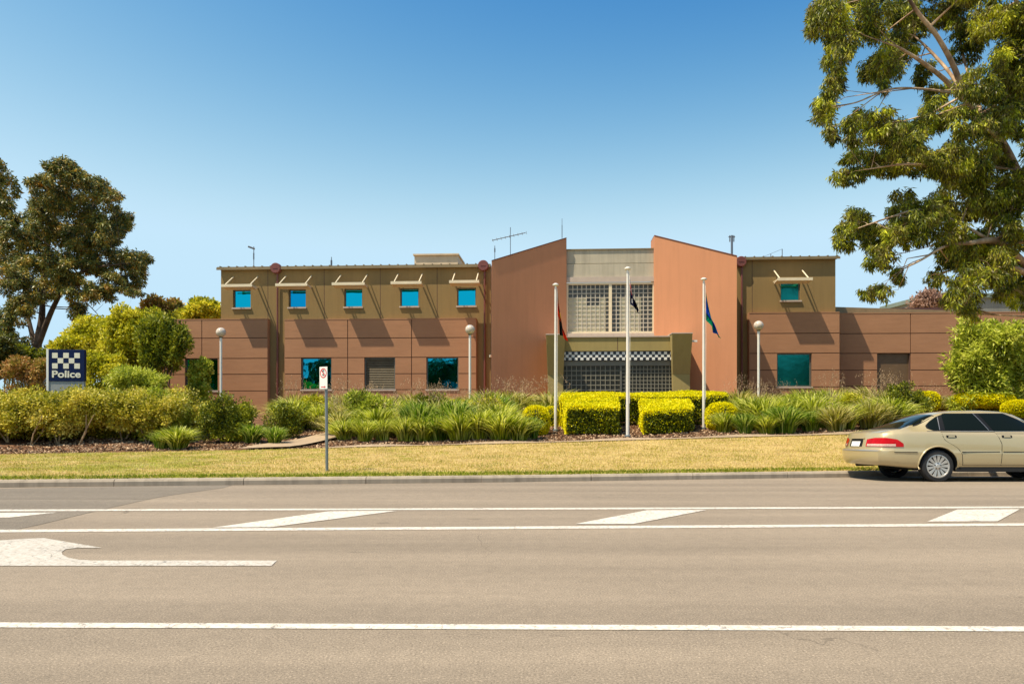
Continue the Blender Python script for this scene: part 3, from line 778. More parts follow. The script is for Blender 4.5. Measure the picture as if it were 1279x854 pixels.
trk = [([tb] + TP((1330, 430, .4), (1312, 350, .2), (1290, 270, 0), (1266, 205, -.3), (1240, 160, -.4), (1205, 124, -.6)), [.34, .29, .26, .23, .18, .145, .105]),
       (TP((1205, 124, -.6), (1192, 85, -.8), (1170, 45, -1), (1148, 18, -1.1), (1128, -12, -1.2)), [.13, .115, .10, .085, .06]),
       (TP((1205, 124, -.6), (1178, 98, -.9), (1152, 78, -1.3), (1124, 60, -1.6)), [.11, .10, .08, .05]),
       (TP((1198, 108, -.6), (1182, 86, 0), (1160, 62, .6), (1142, 45, 1)), [.09, .07, .06, .04]),
       (TP((1200, 118, -.6), (1150, 111, -1), (1110, 112, -1.4), (1070, 128, -1.6), (1040, 133, -1.7)), [.05, .045, .04, .03, .02]),
       (TP((1312, 350, .2), (1280, 330, -.4), (1248, 302, -1), (1215, 303, -1.4), (1180, 308, -1.6), (1150, 325, -1.8), (1128, 336, -1.9)), [.22, .19, .16, .10, .06, .04, .02]),
       (TP((1290, 345, -.2), (1262, 334, -1), (1240, 338, -1.4), (1215, 360, -1.7)), [.15, .12, .09, .05]),
       (TP((1290, 270, 0), (1300, 190, .5), (1310, 100, 1), (1290, 20, 1.2), (1262, -60, 1)), [.24, .2, .17, .13, .08]),
       (TP((1310, 130, .8), (1285, 60, 0), (1272, 10, -.6), (1262, -20, -.8)), [.12, .10, .09, .06]),
       (TP((1300, 190, .5), (1340, 120, 1.3), (1360, 40, 1.6)), [.16, .12, .07]),
       (TP((1252, 180, -.3), (1230, 150, -1), (1205, 78, 1.3), (1195, 20, 1.5)), [.1, .08, .06, .04]),
       (TP((1262, 205, -.3), (1200, 215, -1), (1140, 205, -1.5), (1080, 212, -1.7)), [.09, .07, .05, .02]),
       (TP((1240, 302, -1), (1190, 275, -1.2), (1150, 262, -1.4), (1110, 272, -1.7), (1072, 285, -1.8)), [.07, .06, .045, .035, .02])]
tree('gum_tree', tb, trk, cl, M['gum_leaf'], M['gum_bark'], 'large overhanging gum tree with drooping leaves and pale limbs at the right edge', per=520, Lg=.14, Wd=.031, droop=1.2, sub=16, subr=.31, seed=3, limb=.62)

# the russet gum on the left, behind the hedge
LD = 44.0
ll = [(74, 212, 20, 18), (92, 222, 18, 20), (52, 232, 20, 18), (116, 238, 20, 20), (143, 248, 16, 16), (75, 248, 26, 22), (48, 262, 20, 20), (108, 268, 26, 24), (150, 275, 14, 18), (135, 290, 24, 22), (68, 288, 28, 24), (30, 282, 20, 22),
      (100, 302, 26, 24), (12, 300, 20, 22), (45, 322, 26, 24), (82, 330, 28, 24), (124, 328, 26, 22), (160, 326, 20, 16), (178, 322, 12, 12), (148, 352, 20, 14), (168, 346, 14, 10), (15, 345, 22, 24), (108, 362, 22, 16), (50, 362, 24, 18),
      (98, 388, 14, 12), (28, 385, 20, 18), (8, 400, 20, 20), (128, 368, 16, 12), (76, 352, 20, 16), (10, 430, 24, 18), (165, 365, 12, 8)]
cl = []
for c in ll:
    for q_ in (-1, 1):
        dd = LD + q_ * rng.uniform(.3, 3.2); p = WP(c[0] + rng.uniform(-5, 5), c[1] + rng.uniform(-5, 5), dd); k = dd / F; cl.append((p.x, p.y, p.z, c[2] * k * 1.0, (c[2] + c[3]) / 2 * k, c[3] * k * 1.0))
def TL(*a): return [WP(x, y, LD + o_) for x, y, o_ in a]
tb = WP(48, 500, LD); tb.z = BASEZ - .1
trk = [([tb] + TL((46, 440, 0), (52, 400, 0), (54, 360, .3), (60, 310, .5), (72, 255, .5), (76, 215, .4)), [.45, .38, .28, .2, .16, .1, .04]),
       (TL((48, 430, 0), (66, 385, -.8), (84, 355, -1.2), (110, 336, -1.4), (150, 330, -1.6)), [.26, .2, .16, .11, .04]),
       (TL((46, 440, 0), (36, 400, .6), (30, 360, 1.0), (22, 310, 1.2)), [.24, .18, .13, .05]),
       (TL((54, 370, 0), (92, 300, .8), (120, 250, 1.2)), [.14, .1, .04]),
       (TL((84, 355, -1.2), (115, 385, -1.5), (128, 400, -1.8)), [.05, .035, .01]),
       (TL((66, 385, -.8), (100, 388, -1.5), (130, 398, -1.7)), [.05, .035, .01])]
tree('gum_tree', tb, trk, cl, M['gum2_leaf'], M['dark_bark'], 'dark gum tree with rusty new growth behind the left hedge', per=170, Lg=.21, Wd=.07, droop=.6, sub=12, subr=.30, seed=8, limb=.7)
cl = []
for c in [(0, 218, 18, 18), (12, 240, 14, 18), (-14, 245, 26, 26), (-4, 275, 20, 20), (-40, 280, 30, 30), (-20, 330, 34, 34), (-50, 370, 34, 34), (-8, 200, 10, 8)]:
    dd = LD + 4 + rng.uniform(-2, 2); p = WP(c[0], c[1], dd); k = dd / F; cl.append((p.x, p.y, p.z, c[2] * k, c[2] * k, c[3] * k))
tb = WP(-45, 500, LD + 4); tb.z = BASEZ - .1
tree('gum_tree', tb, [([tb, WP(-40, 420, LD + 4), WP(-25, 330, LD + 4), WP(-8, 240, LD + 4)], [.4, .3, .2, .05])], cl, M['gum2_leaf'], M['dark_bark'], 'dark gum tree cut off by the left edge of the photo', per=110, Lg=.26, Wd=.09, droop=.5, sub=10, seed=9)

# shrubs and small trees
M['yg_leaf'] = mat_leaf('yellow_green_leaf', [(70, 84, 12), (146, 152, 22), (196, 192, 32), (226, 214, 46), (244, 230, 90)], .38, .5, .45)
M['mid_leaf'] = mat_leaf('mid_green_leaf', [(44, 56, 12), (100, 112, 22), (148, 154, 32), (196, 190, 52)], .30, .45, .5, .4)
M['dk_leaf'] = mat_leaf('dark_green_leaf', [(36, 44, 14), (66, 76, 20), (100, 106, 32), (140, 138, 52)], .2, .4, .5, .5)
M['hedge_leaf'] = mat_leaf('olive_hedge_leaf', [(74, 84, 14), (146, 146, 30), (196, 186, 44), (226, 208, 78), (246, 228, 130)], .34, .5, .45)
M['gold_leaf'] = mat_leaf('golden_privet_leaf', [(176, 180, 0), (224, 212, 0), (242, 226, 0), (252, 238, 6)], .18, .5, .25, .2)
M['gold_shaded'] = mat_leaf('shaded_green_privet_leaf', [(40, 54, 4), (74, 88, 8), (112, 120, 14), (160, 160, 20)], .12, .5, .3, .3)  # greener side growth, darkened further: shade put into the leaf colour
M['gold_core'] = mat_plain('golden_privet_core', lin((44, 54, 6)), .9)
M['dk_core'] = mat_plain('dark_inner_twigs', lin((36, 34, 16)), .9)
M['red_leaf'] = mat_leaf('reddish_leaf', [(84, 84, 28), (150, 136, 48), (186, 136, 70), (208, 150, 96), (170, 166, 56), (110, 116, 40)], .25, .5, .45)
M['pink_leaf'] = mat_leaf('dry_pink_leaf', [(120, 90, 70), (164, 128, 108), (196, 160, 140)], .2, .7, .4)
M['lime_leaf'] = mat_leaf('light_willow_leaf', [(70, 90, 18), (150, 164, 38), (200, 206, 62), (236, 232, 110)], .40, .45, .45)

def shrub(name, px, py, rx, ry, d, leafm, label, cat='shrub', group=None, lumps=9, Lg=.08, Wd=.045, per=420, seed=1, stems=True, dk=.75, ext=None, core=True, droop=.0, up=.35):
    """(px,py) centre and (rx,ry) radii in the picture, d metres away"""
    rng = np.random.default_rng(seed); k = d / F
    c = WP(px, py, d); zb = float(gz(c.x, c.y)); rt = empty(name, (c.x, c.y, zb)); tag(rt, label, cat, group)
    R3 = np.array([rx * k, rx * k * dk, ry * k]); cz = c.z - zb
    cl = []
    for i in range(lumps):
        v = sph(1, rng)[0]; v[2] = v[2] * .8 + .0; v *= rng.uniform(.5, .72)
        s = rng.uniform(.34, .5); cl.append((v[0] * R3[0], v[1] * R3[1], cz + v[2] * R3[2], R3[0] * s, R3[1] * s, R3[2] * s))
    cl.append((0, 0, cz, R3[0] * .75, R3[1] * .75, R3[2] * .75))
    if name == 'shrub':
        for a_ in (-.45, 0, .45): cl.append((R3[0] * a_, -.1, (cz - R3[2]) * .5 + R3[2] * .35, R3[0] * .5, R3[1] * .6, max(.25, cz * .45)))
    V, Fc = blob_leaves(cl, per * 1.1, Lg * 1.1, Wd * 1.25, rng, droop, 18, .34, .4, up, .8)
    V[:, 2] = np.maximum(V[:, 2], .01)
    arr('foliage', V, Fc, leafm, rt)
    if stems:
        mb = MB()
        for i in range(6):
            a = rng.uniform(0, 6.28); r0 = rng.uniform(.02, .12); e = Vector(cl[i % len(cl)][:3])
            b0 = Vector((math.cos(a) * r0, math.sin(a) * r0, -.1)); mb.tube([b0, b0.lerp(e, .5) + Vector((0, 0, .1)), e], [.035, .025, .01], 5)
        build('stems', mb, M['dark_bark'], rt)
    return rt

def gold_hedge(name, poly, zb_off, h_front, h_back, label, rounded=.0, group=None, seed=1, ground=None, per=2600):
    """clipped golden hedge: plan polygon (world x,y), height along the ground; leaves cover every face"""
    rng = np.random.default_rng(seed)
    cx = sum(p[0] for p in poly) / len(poly); cy = sum(p[1] for p in poly) / len(poly); zb = float(gz(cx, cy))
    rt = empty(name, (cx, cy, zb)); tag(rt, label, 'hedge', group)
    y0 = min(p[1] for p in poly); y1 = max(p[1] for p in poly)
    def ht(x, y): t = (y - y0) / max(.01, y1 - y0); return float(gz(x, y)) + h_front + (h_back - h_front) * t
    ins = .04; mb = MB()
    def inset(p): v = Vector((cx - p[0], cy - p[1])); v.normalize(); return (p[0] + v.x * ins, p[1] + v.y * ins)
    # points sampled on the faces
    P, N = [], []
    n = len(poly)
    for i in range(n):
        a, b = poly[i], poly[(i + 1) % n]; ln = math.hypot(b[0] - a[0], b[1] - a[1]); nx, ny = (b[1] - a[1]) / ln, -(b[0] - a[0]) / ln
        m = int(ln * (h_front + h_back) / 2 * per)
        t = rng.uniform(0, 1, m); w = rng.uniform(0.02, 1, m)
        xx = a[0] + (b[0] - a[0]) * t; yy = a[1] + (b[1] - a[1]) * t
        zt = np.array([ht(q, r) for q, r in zip(xx, yy)]); zz = gz(xx, yy) + (zt - gz(xx, yy)) * w
        j = rng.normal(size=m) * .02 + .025 * np.sin(xx * 5 + zz * 7) - .06 * np.clip((w - .93) / .07, 0, 1)
        P.append(np.stack([xx + nx * j, yy + ny * j, zz], 1)); N.append(np.stack([np.full(m, nx), np.full(m, ny), np.full(m, .25)], 1))
    # top
    xs_ = [p[0] for p in poly]; ys_ = [p[1] for p in poly]; m = int((max(xs_) - min(xs_)) * (max(ys_) - min(ys_)) * per)
    xx = rng.uniform(min(xs_), max(xs_), m); yy = rng.uniform(min(ys_), max(ys_), m)
    ins_ = np.zeros(m, bool)
    for i in range(n):
        (xa, ya), (xb, yb) = poly[i], poly[(i + 1) % n]
        cond = ((ya > yy) != (yb > yy)) & (xx < (xb - xa) * (yy - ya) / (yb - ya + 1e-12) + xa); ins_ ^= cond
    xx, yy = xx[ins_], yy[ins_]
    zt = np.array([ht(q, r) for q, r in zip(xx, yy)]) + rng.normal(size=len(xx)) * .012 + .015 * np.sin(xx * 4) * np.sin(yy * 5)
    P.append(np.stack([xx, yy, zt], 1)); N.append(np.tile([0, 0, 1.0], (len(xx), 1)))
    P = np.concatenate(P) - np.array([cx, cy, zb]); N = np.concatenate(N)
    Dn = N * .55 + rng.normal(size=P.shape) * .55
    V, Fc = leaf_quads(P, Dn, .055, .036, rng)
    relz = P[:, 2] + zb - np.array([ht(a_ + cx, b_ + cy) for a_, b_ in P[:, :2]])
    shady = (N[:, 2] < .5) & (N[:, 0] > -.6) & (relz < -.05 - rng.uniform(0, .12, len(P)))  # front, back and right faces below the top take the shade-coloured leaves
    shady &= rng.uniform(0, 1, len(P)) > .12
    arr('foliage', V, Fc, [M['gold_leaf'], M['gold_shaded']], rt, mi=shady)
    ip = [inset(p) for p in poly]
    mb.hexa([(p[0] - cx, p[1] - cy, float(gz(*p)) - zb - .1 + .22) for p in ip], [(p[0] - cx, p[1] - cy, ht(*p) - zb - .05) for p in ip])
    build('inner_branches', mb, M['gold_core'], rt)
    return rt

# golden hedges in front of the entrance
def GX(px, d): return X(px, d)
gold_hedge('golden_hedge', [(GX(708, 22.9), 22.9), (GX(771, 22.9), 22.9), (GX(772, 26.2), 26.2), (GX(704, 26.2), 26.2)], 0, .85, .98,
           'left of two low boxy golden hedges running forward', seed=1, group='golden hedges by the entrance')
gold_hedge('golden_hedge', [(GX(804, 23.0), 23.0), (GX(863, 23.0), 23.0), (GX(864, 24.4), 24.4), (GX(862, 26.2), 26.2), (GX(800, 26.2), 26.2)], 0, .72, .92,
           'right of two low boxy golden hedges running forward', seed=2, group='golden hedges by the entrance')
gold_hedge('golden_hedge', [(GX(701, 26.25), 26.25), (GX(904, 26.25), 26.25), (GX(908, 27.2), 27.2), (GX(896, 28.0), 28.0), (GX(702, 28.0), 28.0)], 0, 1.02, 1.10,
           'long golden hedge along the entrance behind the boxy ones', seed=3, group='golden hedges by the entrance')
def gold_ball(px, py, rx, ry, d, label, seed):
    rng = np.random.default_rng(seed); k = d / F; c = WP(px, py, d); zb = float(gz(c.x, c.y)); rt = empty('golden_shrub', (c.x, c.y, zb)); tag(rt, label, 'shrub', 'rounded golden shrubs')
    n = int(9000 * (rx * k) ** 2 * 4); q = sph(n, rng); q[:, 2] = np.where(q[:, 2] < -.8, -q[:, 2], q[:, 2])
    q2 = np.sign(q) * np.abs(q) ** .8
    P = q2 * np.array([rx * k, rx * k * .9, ry * k]) * rng.uniform(.93, 1.03, (n, 1)) + np.array([0, 0, c.z - zb]); V, Fc = leaf_quads(P, q * .6 + rng.normal(size=q.shape) * .5, .05, .032, rng)
    arr('foliage', V, Fc, M['gold_leaf'], rt)
    mb = MB(); rr = rx * k * .9; prof = [(0.01, -.85), (.7, -.8), (.95, -.4), (1, 0), (.95, .4), (.75, .72), (.4, .88), (.01, .93)]
    mb.lathe([(r * rr, c.z - zb + h * ry * k) for r, h in prof], seg=20); build('inner_branches', mb, M['gold_core'], rt, smooth=60)
for a in [(669, 527, 17, 20, 23.6, 'rounded golden shrub left of the left flagpole', 21), (689, 521, 9, 13, 24.6, 'small golden shrub just behind the left flagpole', 22),
          (901, 521, 19, 18, 24.0, 'rounded golden shrub right of the boxy hedges', 23), (1228, 500, 32, 11, 27.5, 'flat-topped golden shrub behind the car roof', 24), (1275, 511, 20, 11, 26, 'golden shrub at the right edge behind the car', 25),
          (1158, 501, 14, 12, 27.5, 'golden shrub half hidden by the dark round bush', 26), (569, 513, 20, 13, 27, 'rounded pale golden shrub among the grasses', 27)]: gold_ball(*a)

# left hedge: long clipped mass on visible bare stems
def long_hedge():
    rng = np.random.default_rng(31); x0, x1 = X(-120, 22.5), X(205, 22.5); rt = empty('clipped_hedge', ((x0 + x1) / 2, 23, float(gz((x0 + x1) / 2, 23))))
    tag(rt, 'long wavy clipped hedge on bare twisted stems at the left', 'hedge'); ox, oz = (x0 + x1) / 2, float(gz((x0 + x1) / 2, 23))
    cl = []; x = x0
    while x < x1:
        for yy in (22.4, 23.1, 23.9, 24.6):
            t = (x - x0) / (x1 - x0)
            top = Z(np.interp(x, [X(-120, 23), X(0, 23), X(60, 23), X(120, 23), X(180, 23), X(225, 23)], [486, 483, 482, 479, 476, 486]), 23) + rng.uniform(-.05, .05)
            low = float(gz(x, yy)) + .24 + rng.uniform(-.12, .14); rz_ = (top - low) / 2
            if yy < 22.6: top -= .1
            if yy > 23.5: low -= .6
            cl.append((x - ox, yy - 23, (top + low) / 2 - oz - .04, .80, .58, (top - low) / 2 * .97))
        x += .5
    V, Fc = blob_leaves(cl, 430, .085, .055, rng, 0, 22, .30, .4, .35, .8)
    arr('foliage', V, Fc, M['hedge_leaf'], rt)
    mb = MB(); x = x0
    while x < x1:
        b0 = Vector((x - ox, rng.uniform(-.9, .2), float(gz(x, 22.6)) - oz - .1))
        for _ in range(2):
            e = b0 + Vector((rng.uniform(-.6, .6), rng.uniform(-.3, .3), .95)); m = b0.lerp(e, .5) + Vector((rng.uniform(-.12, .12), 0, rng.uniform(-.1, .05)))
            mb.tube([b0, m, e], [.03, .022, .015], 5)
        x += rng.uniform(.5, 1.1)
    build('stems', mb, mat_bark('hedge_bark', [(120, 96, 70), (160, 134, 100), (190, 166, 130)]), rt)
long_hedge()

shrub('shrub', 205, 512, 36, 40, 23.0, M['lime_leaf'], 'loose feathery green shrub at the right end of the clipped hedge', seed=41, per=330, Lg=.13, Wd=.03, lumps=10)
shrub('shrub', 166, 474, 44, 18, 26.5, M['lime_leaf'], 'feathery light green shrub rising behind the clipped hedge', seed=42, per=330, Lg=.13, Wd=.03)
shrub('shrub', 282, 520, 42, 38, 22.4, M['mid_leaf'], 'dense domed olive shrub right of the clipped hedge', seed=43, per=420, Lg=.06, Wd=.04, lumps=12)
shrub('shrub', 350, 522, 30, 34, 23.8, M['mid_leaf'], 'grey green shrub beside the concrete ramp', seed=44, per=380, Lg=.06, Wd=.035)
shrub('shrub', 392, 512, 30, 26, 26.5, M['yg_leaf'], 'bright leafy shrub below the no-stopping sign plate', seed=45, per=380, Lg=.10, Wd=.04)
shrub('shrub', 34, 462, 36, 22, 30, M['red_leaf'], 'reddish shrub left of the navy sign', seed=46, per=300, Lg=.09, Wd=.05)
shrub('shrub', 130, 455, 30, 22, 30, M['yg_leaf'], 'bushy green shrub right of the navy sign', seed=47, per=300, Lg=.10, Wd=.06)
shrub('shrub', 250, 466, 17, 24, 31.0, M['lime_leaf'], 'small leafy shrub in front of the left window', seed=48, per=420, Lg=.11, Wd=.06)
shrub('shrub', 1127, 507, 38, 31, 25.2, M['mid_leaf'], 'dark dense round bush in front of the brown door', seed=49, per=520, Lg=.06, Wd=.035, lumps=12)
shrub('shrub', 1236, 448, 52, 58, 27.5, M['lime_leaf'], 'tall light green weeping shrub under the gum tree', seed=50, per=260, Lg=.18, Wd=.045, lumps=26, droop=.3, up=.1)
shrub('shrub', 1300, 440, 40, 60, 29, M['lime_leaf'], 'light green shrub cut off by the right edge', seed=51, per=240, Lg=.16, Wd=.03, lumps=12, droop=.5, up=0)
shrub('small_tree', 118, 430, 50, 42, 34, M['yg_leaf'], 'yellow green bushy tree behind the navy sign', 'tree', seed=52, per=200, Lg=.14, Wd=.07, lumps=14)
shrub('small_tree', 172, 428, 48, 56, 32, M['yg_leaf'], 'taller yellow green tree left of the building', 'tree', seed=53, per=230, Lg=.13, Wd=.07, lumps=18)
shrub('small_tree', 203, 432, 34, 52, 30.5, M['mid_leaf'], 'darker green upright tree against the left wing', 'tree', seed=54, per=260, Lg=.13, Wd=.055, lumps=18)
shrub('small_tree', 248, 400, 40, 38, 44, M['yg_leaf'], 'green treetop rising behind the left wing roof', 'tree', seed=55, per=130, Lg=.2, Wd=.1, lumps=14)
shrub('small_tree', 200, 402, 34, 38, 46, M['red_leaf'], 'brownish treetop behind the yellow green tree', 'tree', seed=56, per=120, Lg=.2, Wd=.1, lumps=12)
shrub('small_tree', 1160, 384, 32, 28, 52, M['pink_leaf'], 'dry pinkish treetop behind the right wing roof', 'tree', seed=57, per=60, Lg=.22, Wd=.08, lumps=12, core=False)
shrub('small_tree', -30, 440, 60, 50, 38, M['dk_leaf'], 'dark bushy tree at the left edge', 'tree', seed=58, per=150, Lg=.16, Wd=.07, lumps=12)

shrub('small_tree', 84, 446, 44, 26, 41, M['mid_leaf'], 'low dark bushy growth at the foot of the left gum tree', 'tree', seed=59, per=170, Lg=.15, Wd=.07, lumps=14)
shrub('small_tree', 8, 452, 40, 30, 40, M['mid_leaf'], 'low bushy growth at the left edge behind the hedge', 'tree', seed=60, per=170, Lg=.15, Wd=.07, lumps=14)

# grey building far right behind the gum
fb = empty('far_building', (X(1225, 60), 60, BASEZ)); tag(fb, 'plain grey building glimpsed behind the gum tree at the right', 'building')
mb = MB(); mb.box((-4, 0, 0), (12, 8, Z(372, 60) - BASEZ)); build('wall', mb, mat_render('far_grey_wall', (.22, .22, .2, 1)), fb)
mb = MB(); mb.box((-4.2, -.2, Z(372, 60) - BASEZ + .003), (12.2, 8.2, Z(372, 60) - BASEZ + .35)); build('roof', mb, mat_plain('far_green_roof', (.16, .2, .17, 1)), fb)

# ------------------------------------------------------------------ grasses
def clump(name, h, w, n, mats_, rng, seeds=False, wd=.022, spread=1.0):
    V, Fc = [], []; base = 0
    m = n
    a = rng.uniform(0, 2 * math.pi, m); r0 = rng.uniform(0, .22, m) * w; lean = rng.uniform(.12, 1.0, m) ** .8 * w * .55 * spread; hh = h * rng.uniform(.6, 1.1, m) * (1 - .25 * (lean / (w * .55 * spread)) ** 2)
    ca, sa = np.cos(a), np.sin(a); ph = rng.uniform(0, 6.28, m); sx, sy = np.cos(ph), np.sin(ph)
    pts = []
    sw = rng.normal(size=(2, m)) * .10 * w
    for t, wf in ((0, .7), (.4, 1), (.75, .75), (1, .08)):
        zz = hh * (t * (1 + .35 * (1 - t)) if True else t); zz = np.where(t == 1, hh * .93, zz); rr = r0 + lean * t ** 1.9
        for s in (-1, 1): pts.append(np.stack([ca * rr + sw[0] * t * t + s * sx * wd * wf * .5, sa * rr + sw[1] * t * t + s * sy * wd * wf * .5, zz], 1))
    V = np.stack(pts, 1).reshape(-1, 3); b = np.arange(m)[:, None] * 8
    Fc = np.concatenate([b + np.array(q) for q in ((0, 1, 3, 2), (2, 3, 5, 4), (4, 5, 7, 6))])
    mi = np.zeros(len(Fc))
    if seeds:
        k = n // 16; a = rng.uniform(0, 6.28, k); rr = rng.uniform(0, .45, k) * w; P = np.stack([np.cos(a) * rr, np.sin(a) * rr, h * rng.uniform(.95, 1.35, k)], 1)
        P = np.repeat(P, 7, 0) + rng.normal(size=(k * 7, 3)) * np.array([.02, .02, .07]); v2, f2 = leaf_quads(P, rng.normal(size=P.shape) * .3 + np.array([0, 0, 1]), .05, .012, rng)
        Fc = np.concatenate([Fc, f2 + len(V)]); V = np.concatenate([V, v2]); mi = np.concatenate([mi, np.ones(len(f2))])
    return arr(name, V, Fc, mats_, mi=mi)
def gl(name, cols): return mat_leaf(name, cols, .42, .45, .25, .4)
M['g_lime'] = gl('lime_strap_leaf', [(50, 66, 8), (140, 158, 20), (212, 214, 52), (250, 246, 140)])
M['g_green'] = gl('green_strap_leaf', [(34, 60, 8), (96, 134, 18), (160, 182, 36), (232, 234, 130)])
M['g_olive'] = gl('olive_strap_leaf', [(54, 62, 14), (150, 152, 40), (212, 202, 90), (250, 236, 170)])
M['g_seed'] = mat_leaf('seed_heads', [(150, 120, 84), (196, 166, 130), (220, 190, 160)], .3, .8, .3)
protos = {}
rg = np.random.default_rng(77)
for k, mt in (('lime', 'g_lime'), ('green', 'g_green'), ('olive', 'g_olive')):
    protos[k] = [clump('grass_clump', 1.0, 1.25, 820, [M[mt], M['g_seed']], rg, seeds=(k == 'olive'), wd=.036, spread=.8 if k == 'green' else 1.1) for _ in range(3)]
used_p = set()
def put(kind, px, d, s, label, group, py=None):
    i = random.randrange(3); o = protos[kind][i]
    if (kind, i) in used_p: o = o.copy(); COL.objects.link(o)
    else: used_p.add((kind, i))
    x = X(px, d); o.location = (x, d, float(gz(x, d)) - .02); o.rotation_euler = (random.uniform(-.14, .14), random.uniform(-.14, .14), random.uniform(0, 6.28))
    q = s * random.uniform(.78, 1.15); w_q = q * random.uniform(.9, 1.3); o.scale = (w_q, w_q, q)
    o['label'] = label; o['category'] = 'plant'; o['group'] = group
LB = {'lime': 'arching bright lime strap-leaved clump', 'green': 'upright deep green strap-leaved clump', 'olive': 'olive grass clump with pale seed heads'}
def rowput(pxs, d, kinds, s, where):
    for px in pxs:
        k = kinds[random.randrange(len(kinds))]; dd = d + random.uniform(-.35, .35)
        put(k, px + random.uniform(-6, 6), dd, s, LB[k] + ' ' + where, 'strap-leaved clumps ' + where)
wl = 'in the bed between ramp and left flagpole'
rowput(range(432, 660, 24), 22.3, ['lime', 'green', 'lime', 'olive'], .85, wl)
rowput(range(420, 650, 26), 23.8, ['lime', 'olive', 'lime'], 1.05, wl)
rowput(range(370, 650, 28), 25.8, ['lime', 'lime', 'olive', 'green'], 1.15, wl)
rowput(range(370, 680, 30), 28.2, ['olive', 'lime'], 1.15, wl)
rowput([524, 548, 572], 22.6, ['green'], 1.15, wl)
rowput([642, 665, 690], 28.5, ['olive'], 1.1, wl)
put('green', 664, 22.5, .85, 'dark green clump in front of the rounded golden shrub', 'strap-leaved clumps by the flagpole')
wr_ = 'in the bed right of the hedges'
rowput([902, 925, 958, 985, 1010, 1040], 22.6, ['green', 'lime', 'olive'], .80, wr_)
rowput(range(940, 1110, 24), 24.0, ['lime', 'olive', 'lime'], 1.08, wr_)
rowput(range(930, 1120, 26), 26.2, ['lime', 'lime', 'olive'], 1.15, wr_)
rowput(range(925, 1120, 28), 28.8, ['lime', 'olive'], 1.2, wr_)
rowput(range(1165, 1300, 26), 29.5, ['olive'], .95, wr_)
wa = 'beside the clipped hedge'
rowput([198, 226], 21.4, ['lime', 'green'], .62, wa); rowput([318, 338], 21.8, ['green'], .66, wa)
rowput([385, 360, 262, 300], 26.5, ['lime'], 1.1, wa)
for k in protos:
    for i in range(3):
        if (k, i) not in used_p: bpy.data.objects.remove(protos[k][i])

for a_ in ((452, 508, 30, 26, 25.0, 'lime_leaf', 'soft light green bush among the clumps, nearest the sign post', 61), (536, 512, 26, 26, 25.4, 'mid_leaf', 'mid green bush among the clumps left of the pale golden shrub', 62),
           (612, 512, 28, 22, 25.2, 'yg_leaf', 'leafy yellow green bush among the clumps below the left lamp', 63), (988, 512, 30, 22, 25.2, 'lime_leaf', 'light green bush among the clumps behind the right lamp bed', 64), (1070, 510, 26, 22, 25.4, 'yg_leaf', 'leafy bush among the clumps left of the dark round bush', 65)):
    shrub('shrub', a_[0], a_[1], a_[2], a_[3], a_[4], M[a_[5]], a_[6], seed=a_[7], per=330, Lg=.13, Wd=.032)

# short lawn blades and mulch chips
rg = np.random.default_rng(5)
n = 130000; bx = rg.uniform(-15, 16, n); t = rg.uniform(0, 1, n) ** 1.25; by = KY(bx) + .15 + (EY(bx) - KY(bx) - .3) * t
bz = gz(bx, by) - .01; P = np.stack([bx, by, bz], 1); Dn = rg.normal(size=(n, 3)) * .5; Dn[:, 2] = 1
V, Fc = leaf_quads(P, Dn, .045, .012, rg)
M['blade'] = mat_leaf('lawn_blades', [(136, 138, 40), (186, 172, 76), (224, 202, 130), (238, 214, 156)], .3, .7, .65, .1)
tag(arr('lawn_grass', V, Fc, M['blade']), 'short patchy dry lawn blades on the verge', 'grass', kind='stuff')
n = 9000; bx = rg.uniform(-15, 13, n); EE = KY(bx) + .12; by = EE + rg.uniform(0, .3, n); P = np.stack([bx, by, gz(bx, by) - .01], 1); Dn = rg.normal(size=(n, 3)) * .6; Dn[:, 2] = 1; Dn[:, 1] -= .3
V, Fc = leaf_quads(P, Dn, .08, .014, rg)
tag(arr('kerb_grass', V, Fc, mat_leaf('green_blades', [(90, 110, 20), (130, 146, 30), (170, 170, 60)], .3, .7, .4, .1)), 'greener longer grass fringe along the kerb', 'grass', kind='stuff')
n = 26000; bx = rg.uniform(-15, 16, n); by = EY(bx) + .25 + rg.uniform(0, 1, n) ** 1.5 * 5.5; P = np.stack([bx, by, gz(bx, by) - .02], 1); Dn = rg.normal(size=(n, 3)); Dn[:, 2] = np.abs(Dn[:, 2]) * .25
V, Fc = leaf_quads(P, Dn, .09, .04, rg)
tag(arr('mulch_chips', V, Fc, mat_leaf('bark_chips', [(62, 42, 30), (124, 96, 72), (176, 144, 112), (214, 184, 150)], .0, .9, .2, .1)), 'loose bark mulch in the garden bed', 'mulch', kind='stuff')

# ------------------------------------------------------------------ flagpoles and flags
def flagpole(px, pyb, pyt, label):
    b = ground_at(px, pyb); d = b.y; h = Z(pyt, d) - b.z; rt = empty('flagpole', b); tag(rt, label, 'flagpole', 'flagpoles before the entrance')
    mb = MB(); mb.tube([(0, 0, -.2), (0, 0, h * .5), (0, 0, h)], [.052, .046, .035], 14); build('pole', mb, M['white_pole'], rt, smooth=40)
    mb = MB(); mb.lathe([(0, 0), (.06, 0), (.10, .02), (.10, .05), (.04, .085), (0, .09)], (0, 0, h), 16); build('cap', mb, M['white_pole'], rt, smooth=40)
    mb = MB(); mb.tube([(.05, -.05, 1.0), (.06, -.055, h * .6), (.05, -.04, h - .1)], .006, 5); build('halyard', mb, M['sign_white'], rt)
    mb = MB(); mb.lathe([(.09, -.02), (.09, .05), (.062, .06)], (0, 0, 0), 16); build('base_collar', mb, M['galv'], rt)
    return b, h
